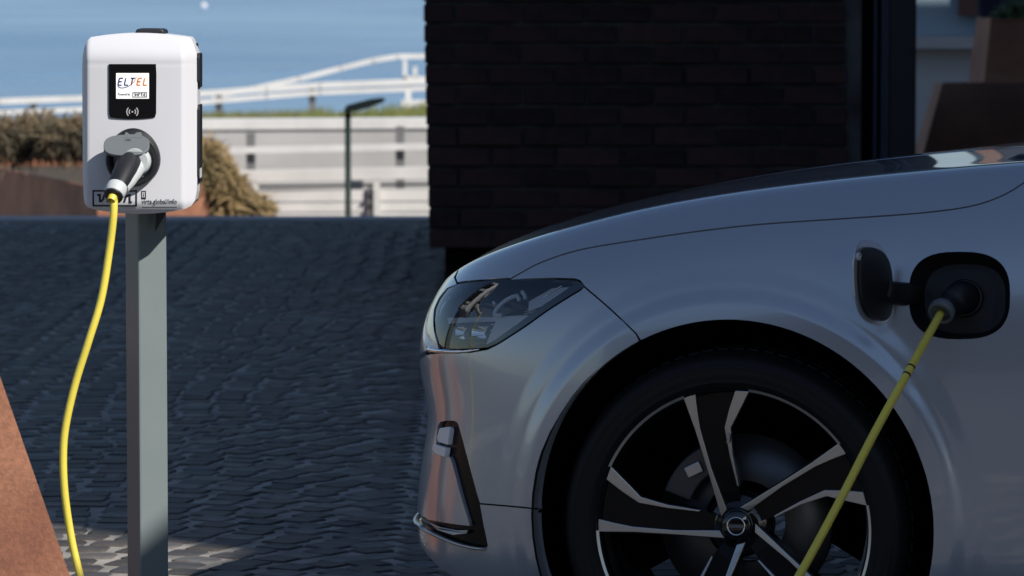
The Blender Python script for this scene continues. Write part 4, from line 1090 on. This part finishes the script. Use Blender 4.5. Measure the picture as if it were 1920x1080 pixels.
# wheels
def wheel(s0, label_rot=0.0):
    C = np.array(L2W(s0 + .004, 0, WZ - .009)); RX = -CF
    def w3(x, y, d): return tuple(C + RX * x + np.array([0, 0, y]) + CI * d)
    axw = CI
    dep = lambda r: .072 - .046 * min(r / .271, 1) ** 0.9
    ty = MB().lathe([(.268, .030), (.275, .020), (.283, .014), (.285, .0125), (.287, .0135), (.293, .0105), (.305, .009), (.312, .0105), (.314, .009), (.316, .0105), (.322, .015), (.326, .0165), (.335, .030), (.3425, .050), (.3425, .215), (.335, .235), (.30, .25), (.26, .24)], C, axw, 96).build('wheel', M['rubber'], car)
    tr = MB()
    for k_ in range(72):
        a = 2 * math.pi * k_ / 72
        for dd, sk in ((.085, .02), (.13, -.02), (.175, .02)):
            ax_, ay_ = math.cos(a), math.sin(a); p = w3(ax_ * .3425, ay_ * .3425, dd)
            m3 = Matrix((Vector(RX * -ay_ + np.array([0, 0, ax_])), Vector(CI), Vector(RX * ax_ + np.array([0, 0, ay_])))).transposed()
            tr.box(p, (.020, .032, .007), M=m3)
    o = tr.build('tread_block', M['rubber'], ty); o['kind'] = 'stuff'
    MB().lathe([(.272, .024), (.2685, .026), (.264, .034), (.254, .06), (.244, .11), (.240, .22)], C, axw, 96).build('rim_barrel', M['black_gloss'], ty)
    K = .272 / 582
    for k_ in range(5):
        th_ = R(106.5 + 72 * k_); d_ = (math.cos(th_), math.sin(th_)); t_ = (math.sin(th_), -math.cos(th_))
        def sp(x, y, d):
            X = (d_[0] * x + t_[0] * y) * K; Y_ = (d_[1] * x + t_[1] * y) * K; return w3(X, Y_, dep(math.hypot(X, Y_)) + d)
        def subdiv(poly, m=4):
            return dens(poly, m)
        # dark spoke, pocketed between the two machined edges
        q = MB(); q.prism(subdiv([(40, -60), (300, -54), (582, -54), (580, 60), (545, 168), (410, 84), (240, 66), (150, 52), (60, 30)]), sp, .010, .040); spk = q.build('spoke', M['trim'], ty)
        def edge_strip(Lp, Rp):
            Lp = dens(Lp, 3)[:-2]; Rp = dens(Rp, 3)[:-2]; n_ = len(Lp); q = MB()
            vs = [sp(x, y, .0) for x, y in Lp] + [sp(x, y, .0) for x, y in Rp] + [sp(x, y, .014) for x, y in Lp] + [sp(x, y, .014) for x, y in Rp]
            fs = []
            for j in range(n_ - 1):
                fs += [(j, j + 1, j + 1 + n_, j + n_), (j, j + 2 * n_, j + 1 + 2 * n_, j + 1), (j + n_, j + 1 + n_, j + 1 + 3 * n_, j + 3 * n_)]
            fs += [(0, n_, 3 * n_, 2 * n_), (n_ - 1, 3 * n_ - 1, 4 * n_ - 1, 2 * n_ - 1)]
            q.add(vs, fs); q.build('machined_edge', M['alloy'], spk, .0010)
        edge_strip([(52, -56), (260, -49), (430, -46), (545, -50), (583, -51)], [(75, -25), (260, -31), (430, -24), (510, -11), (583, 4)])
        edge_strip([(160, 50), (290, 60), (409, 77), (480, 122), (545, 170)], [(156, 57), (290, 74), (402, 103), (455, 156), (527, 226)])
        # machined lip across the window between this spoke and the next
        q = MB(); a0, a1 = th_ - R(23), th_ - R(67.5); pl_ = []
        N_ = 20
        for j in range(N_ + 1):
            a = a0 + (a1 - a0) * j / N_; pl_.append((.2725 * math.cos(a), .2725 * math.sin(a)))
        for j in range(N_, -1, -1):
            a = a0 + (a1 - a0) * j / N_; pl_.append((.2672 * math.cos(a), .2672 * math.sin(a)))
        vs = [w3(x, y, .0225) for x, y in pl_[:N_ + 1]] + [w3(x, y, .0245) for x, y in pl_[N_ + 1:][::-1]]
        q.add(vs, [(j, j + 1, j + N_ + 2, j + N_ + 1) for j in range(N_)], True); q.build('rim_lip', M['alloy'], ty)
        al = R(26 + 72 * k_); bp_ = w3(.051 * math.cos(al), .051 * math.sin(al), .082)
        q = MB(); q.lathe([(.014, .012), (.014, -.004), (.011, -.005), (.011, .006), (0, .006)], bp_, axw, 14); q.build('wheel_bolt', M['black_plastic'], ty)
    MB().lathe([(.0, .062), (.031, .062), (.033, .066), (.052, .075), (.064, .080), (.064, .12)], C, axw, 40).build('hub', M['black_gloss'], ty)
    cap = MB().lathe([(0, .056), (.026, .056), (.0305, .059), (.0305, .07)], C, axw, 40).build('hub_cap', M['black_gloss'], ty)
    MB().lathe([(.0155, .0555), (.0160, .0535), (.0185, .0535), (.0190, .0555)], C, axw, 40).build('emblem_ring', M['chrome'], cap)
    q = MB(); q.prism([(-.015, -.0028), (.015, -.0028), (.015, .0028), (-.015, .0028)], w3, .0543, .0560); q.build('emblem_bar', M['greymetal'], cap)
    q = MB(); q.prism([(.0125, .0155), (.0195, .0205), (.0195, .0130), (.0175, .0150), (.0150, .0130)], w3, .0545, .0565); q.build('emblem_arrow', M['chrome'], cap)
    MB().lathe([(.08, .135), (.172, .135), (.172, .160), (.08, .160)], C, axw, 64).build('brake_disc', M['disc'], ty)
    q = MB(); pc_ = []
    for j in range(9): a = R(112 + j * 6); pc_.append((.168 * math.cos(a), .168 * math.sin(a)))
    for j in range(8, -1, -1): a = R(112 + j * 6); pc_.append((.112 * math.cos(a), .112 * math.sin(a)))
    q.prism(pc_, w3, .105, .19); q.build('brake_caliper', M['disc'], ty, .004)
    q = MB(); q.prism([(-.115, .105), (-.085, .12), (-.075, .10), (-.105, .085)], w3, .095, .12); q.build('caliper_clip', M['alloy'], ty, .002)
    q = MB(); q.prism([(-.014, .165), (-.008, .165), (-.006, .182), (-.013, .182)], w3, .03, .04); q.build('balance_weight', M['satin'], ty)
wheel(0.0); wheel(-2.94)
# wheel well
q = MB(); C = np.array(L2W(0, 0, WZ + .002)); ring = []
for k_ in range(41):
    a = R(-30 + 240 * k_ / 40); ring.append((math.cos(a), math.sin(a)))
vs = []
for (r_, d) in ((.3985, .006), (.402, .018), (.41, .03), (.41, .32), (.0, .33)):
    vs += [tuple(C + CF * x * r_ + np.array([0, 0, y * r_]) + CI * d) for x, y in ring]
q.add(vs, [(i * 41 + j, i * 41 + j + 1, (i + 1) * 41 + j + 1, (i + 1) * 41 + j) for i in range(4) for j in range(40)]); q.build('wheel_well', M['void'], car)

# rest of the car beyond the frame: doors, cabin, tail (simple but complete)
secs = {}
def sec(s):
    r = ss(-3.3, -3.98, np.array(s)); f = float(1 - r)
    t = float(ss(-3.2, -4.05, np.array(s)))
    lin = .12 * t * t
    rz_ = 1.04 + .43 * min(1, max(0, (-.72 - s) / .85)) ** .75 - .28 * float(ss(-3.1, -4.0, np.array(s)))
    bz = 1.045 - .0 * s
    if s > -.72: rz_ = 1.05
    return [(s, .06 + lin, .17), (s, .012 + lin, .22), (s, .0 + lin, .40), (s, -.002 + lin, .62), (s, .01 + lin, .80), (s, .05 + lin, .96), (s, .085 + lin, bz),
            (s, .09 + lin + (rz_ - bz) * .25, bz + (rz_ - bz) * .5), (s, .12 + lin + (rz_ - bz) * .45, bz + (rz_ - bz) * .93), (s, .30 + lin + (rz_ - bz) * .2, rz_), (s, HW, rz_ + .02)]
sx_ = [-.664, -.72, -.82, -.95, -1.1, -1.3, -1.55, -1.85, -2.2, -2.6, -3.0, -3.3, -3.55, -3.8, -3.95, -4.03]
S_ = [sec(s) for s in sx_]; nr = 11
def loft(name, r0, r1, i0, i1, m):
    for mirror in (False, True):
        q = MB(); vs = [L2W(p[0], (2 * HW - p[1]) if mirror else p[1], p[2]) for i in range(i0, i1 + 1) for p in S_[i][r0:r1 + 1]]; w = r1 - r0 + 1
        fs = []
        for i in range(i1 - i0):
            for j in range(w - 1):
                c = np.mean([S_[i0 + i][r0 + j], S_[i0 + i + 1][r0 + j + 1]], axis=0)
                if math.hypot(c[0] + 2.94, c[2] - WZ) < .40 and c[1] < .3: continue
                fs.append((i * w + j, i * w + j + 1, (i + 1) * w + j + 1, (i + 1) * w + j))
        q.add(vs, fs, True); q.build(name, M[m], car)
loft('front_door', 0, 6, 0, 6, 'paint'); loft('rear_door', 0, 6, 6, 9, 'paint'); loft('rear_quarter', 0, 6, 9, 15, 'paint')
loft('side_window', 6, 8, 1, 14, 'carglass'); loft('windscreen', 8, 10, 0, 6, 'carglass'); loft('roof_panel', 8, 10, 6, 15, 'paint')
q = MB(); e = S_[-1]; n_ = len(e); vs = [L2W(p[0], p[1], p[2]) for p in e] + [L2W(p[0], 2 * HW - p[1], p[2]) for p in reversed(e)]
q.add(vs, [tuple(range(len(vs)))]); q.build('tailgate', M['paint'], car)
q = MB(); q.add([L2W(-.62, .12, 1.005), L2W(-.62, 1.76, 1.005), L2W(-1.1, 1.76, 1.02), L2W(-1.1, .12, 1.02)], [(0, 1, 2, 3)]); q.build('cowl', M['black_plastic'], car)
q = MB(); q.span((-3.4, .12, .18), (-.45, 1.76, .32)); q.v = [L2W(*v) for v in q.v]; q.build('floor_pan', M['void'], car)
# far-side front wing, plain
panel_far = MB()
uu = np.linspace(0.02, 1, 60); vv = np.linspace(.03, .70, 40); A_, B_ = np.meshgrid(uu, vv, indexing='ij'); LL = evl(A_.ravel(), B_.ravel()); LL[:, 1] = 2 * HW - LL[:, 1]
vs = [L2W(*p) for p in LL]; fs = []
for i in range(59):
    for j in range(39):
        k4 = (i * 40 + j, (i + 1) * 40 + j, (i + 1) * 40 + j + 1, i * 40 + j + 1); c = LL[list(k4)].mean(0)
        if math.hypot(c[0], c[2] - WZ) < .40 or (c[0] > .28): continue
        fs.append(k4)
panel_far.add(vs, fs, True); panel_far.build('front_wing', M['paint'], car)
# cowl corner seen at the edge of the frame
cw = np.array(evw(*px(1912, 297)))[0]
q = MB(); q.tube([tuple(cw + CF * .024 - np.array([0, 0, .004])), tuple(cw - CF * .0), tuple(cw - CF * .06)], [.003, .0095, .011], 10, squash=((0, 0, 1), 3.0)); q.build('washer_cover', M['black_plastic'], car)

# ------------------------------------------------------------------ charging cable with a plug at each end
def cq(u, v, y): return tuple(at(u, v, YC + y))
p_end = Vector(cq(217, 372, -0.150))
cab = thing('charging_cable', (p_end.x, p_end.y, 0), 'yellow charging cable with black and grey plugs joining charger and car', 'cable')
hd0 = Vector(cq(251, 302, -0.035)); hd1 = Vector(cq(236, 312, -0.085)); hd2 = Vector(cq(219, 352, -0.128)); dirn = (hd2 - hd1).normalized()
MB().tube([cq(256, 302, .02), cq(256, 302, -0.03), cq(252, 304, -0.062)], [.030, .030, .027], 28).build('plug_head', M['pale_plastic'], cab)
q = MB(); q.tube(smooth_path([cq(249, 297, -0.030), cq(243, 304, -0.056), cq(233, 323, -0.090), tuple(hd2)], 5), [.0195 + .003 * math.sin(k_ / 15 * 3.14) + .004 * (1 - k_ / 15) for k_ in range(16)], 24, squash=((1, 0, 0), .9)); hnd = q.build('plug_handle', M['dark_plastic'], cab)
q = MB(); q.tube(smooth_path([cq(260, 306, -0.040), cq(252, 318, -0.060), cq(240, 336, -0.090), cq(226, 353, -0.120)], 5), [.020] * 4 + [.019] * 4 + [.0178] * 4 + [.017] * 4, 20); q.build('plug_belly', M['pale_plastic'], hnd)
q = MB(); q.lathe([(.0205, -.004), (.0215, .002), (.0215, .011), (.0200, .016), (.0195, .022), (.0, .0215)], hd2 , dirn, 32); q.build('plug_collar', M['pale_plastic'], cab)
q = MB(); q.lathe([(.0197, .0), (.0197, .003), (.0165, .0045), (.0, .004)], hd2 + dirn * .0205, dirn, 32); q.build('plug_gland', M['dark_plastic'], cab)
q = MB(); q.lathe([(.010, .0), (.009, .012), (.0078, .016)], hd2 + dirn * .022, dirn, 20); q.build('strain_relief', M['yellow'], cab)
c_start = hd2 + dirn * .020
# car end
pd = np.array([-.18, -.75, -.66]); pd /= np.linalg.norm(pd)
pe = at(1766, 583, 1.0); rdir = ray(1766, 583); tt = ((pcw + pn0 * .045 - C0) @ pn0) / (rdir @ pn0); pe = C0 + rdir * tt
ps = sock + pn0 * .012
MB().tube(smooth_path([tuple(ps), tuple(ps + pn0 * .035), tuple(ps + (pe - ps) * .55 + pn0 * .01), tuple(pe)], 5), [.029] * 5 + [.027] * 5 + [.0235] * 5 + [.0215], 24).build('plug_handle', M['dark_plastic'], cab)
ed = Vector(pe - (ps + (pe - ps) * .55 + pn0 * .01)).normalized(); ed = (ed + Vector((0, -.2, -.5))).normalized()
q = MB(); q.lathe([(.021, -.012), (.0245, -.006), (.0255, .002), (.0245, .008), (.0195, .010), (.018, .004), (0, .003)], pe, ed, 32); q.build('plug_collar', M['grey_plastic'], cab)
car_end = Vector(pe) + ed * .004
e3 = Vector(at(1415, 1215, 7.68)); e2 = Vector(at(1494, 1087, 7.71)); e15 = Vector(at(1569, 950, 7.75)); e1 = Vector(at(1640, 811, 7.80)); em = Vector(at(1707, 690, 7.87))
path = [tuple(c_start), cq(213, 402, -.150), cq(205, 470, -.15), cq(190, 560, -.16), cq(166, 640, -.17), cq(141, 720, -.17), cq(123, 800, -.17), cq(118.5, 860, -.17), cq(122, 930, -.17), cq(134, 1010, -.17), cq(150, 1080, -.18), cq(166, 1150, -.2)]
fl = [(-.80, 8.36, .012), (-.6, 8.05, .009), (-.3, 7.75, .009), (.1, 7.55, .009), (.30, 7.56, .010), (.385, 7.63, .07)]
path2 = [tuple(e3), tuple(e2), tuple(e15), tuple(e1), tuple(em), tuple(car_end)]
full = smooth_path(path + fl + path2, 8)
MB().tube(full, .0078, 14).build('cable', M['yellow'], cab)
for (u, v) in ((1711, 683), (1703, 699)):
    i = min(range(len(full)), key=lambda k_: np.hypot(*(proj(np.array([full[k_]]))[0] - np.array([u, v]))))
    q = MB(); q.tube([full[i] , full[i] + (full[i + 1] - full[i]).normalized() * .004], .0083, 12); q.build('cable_band', M['dark_plastic'], cab)
print('bricks', nb, 'setts', len(spots))
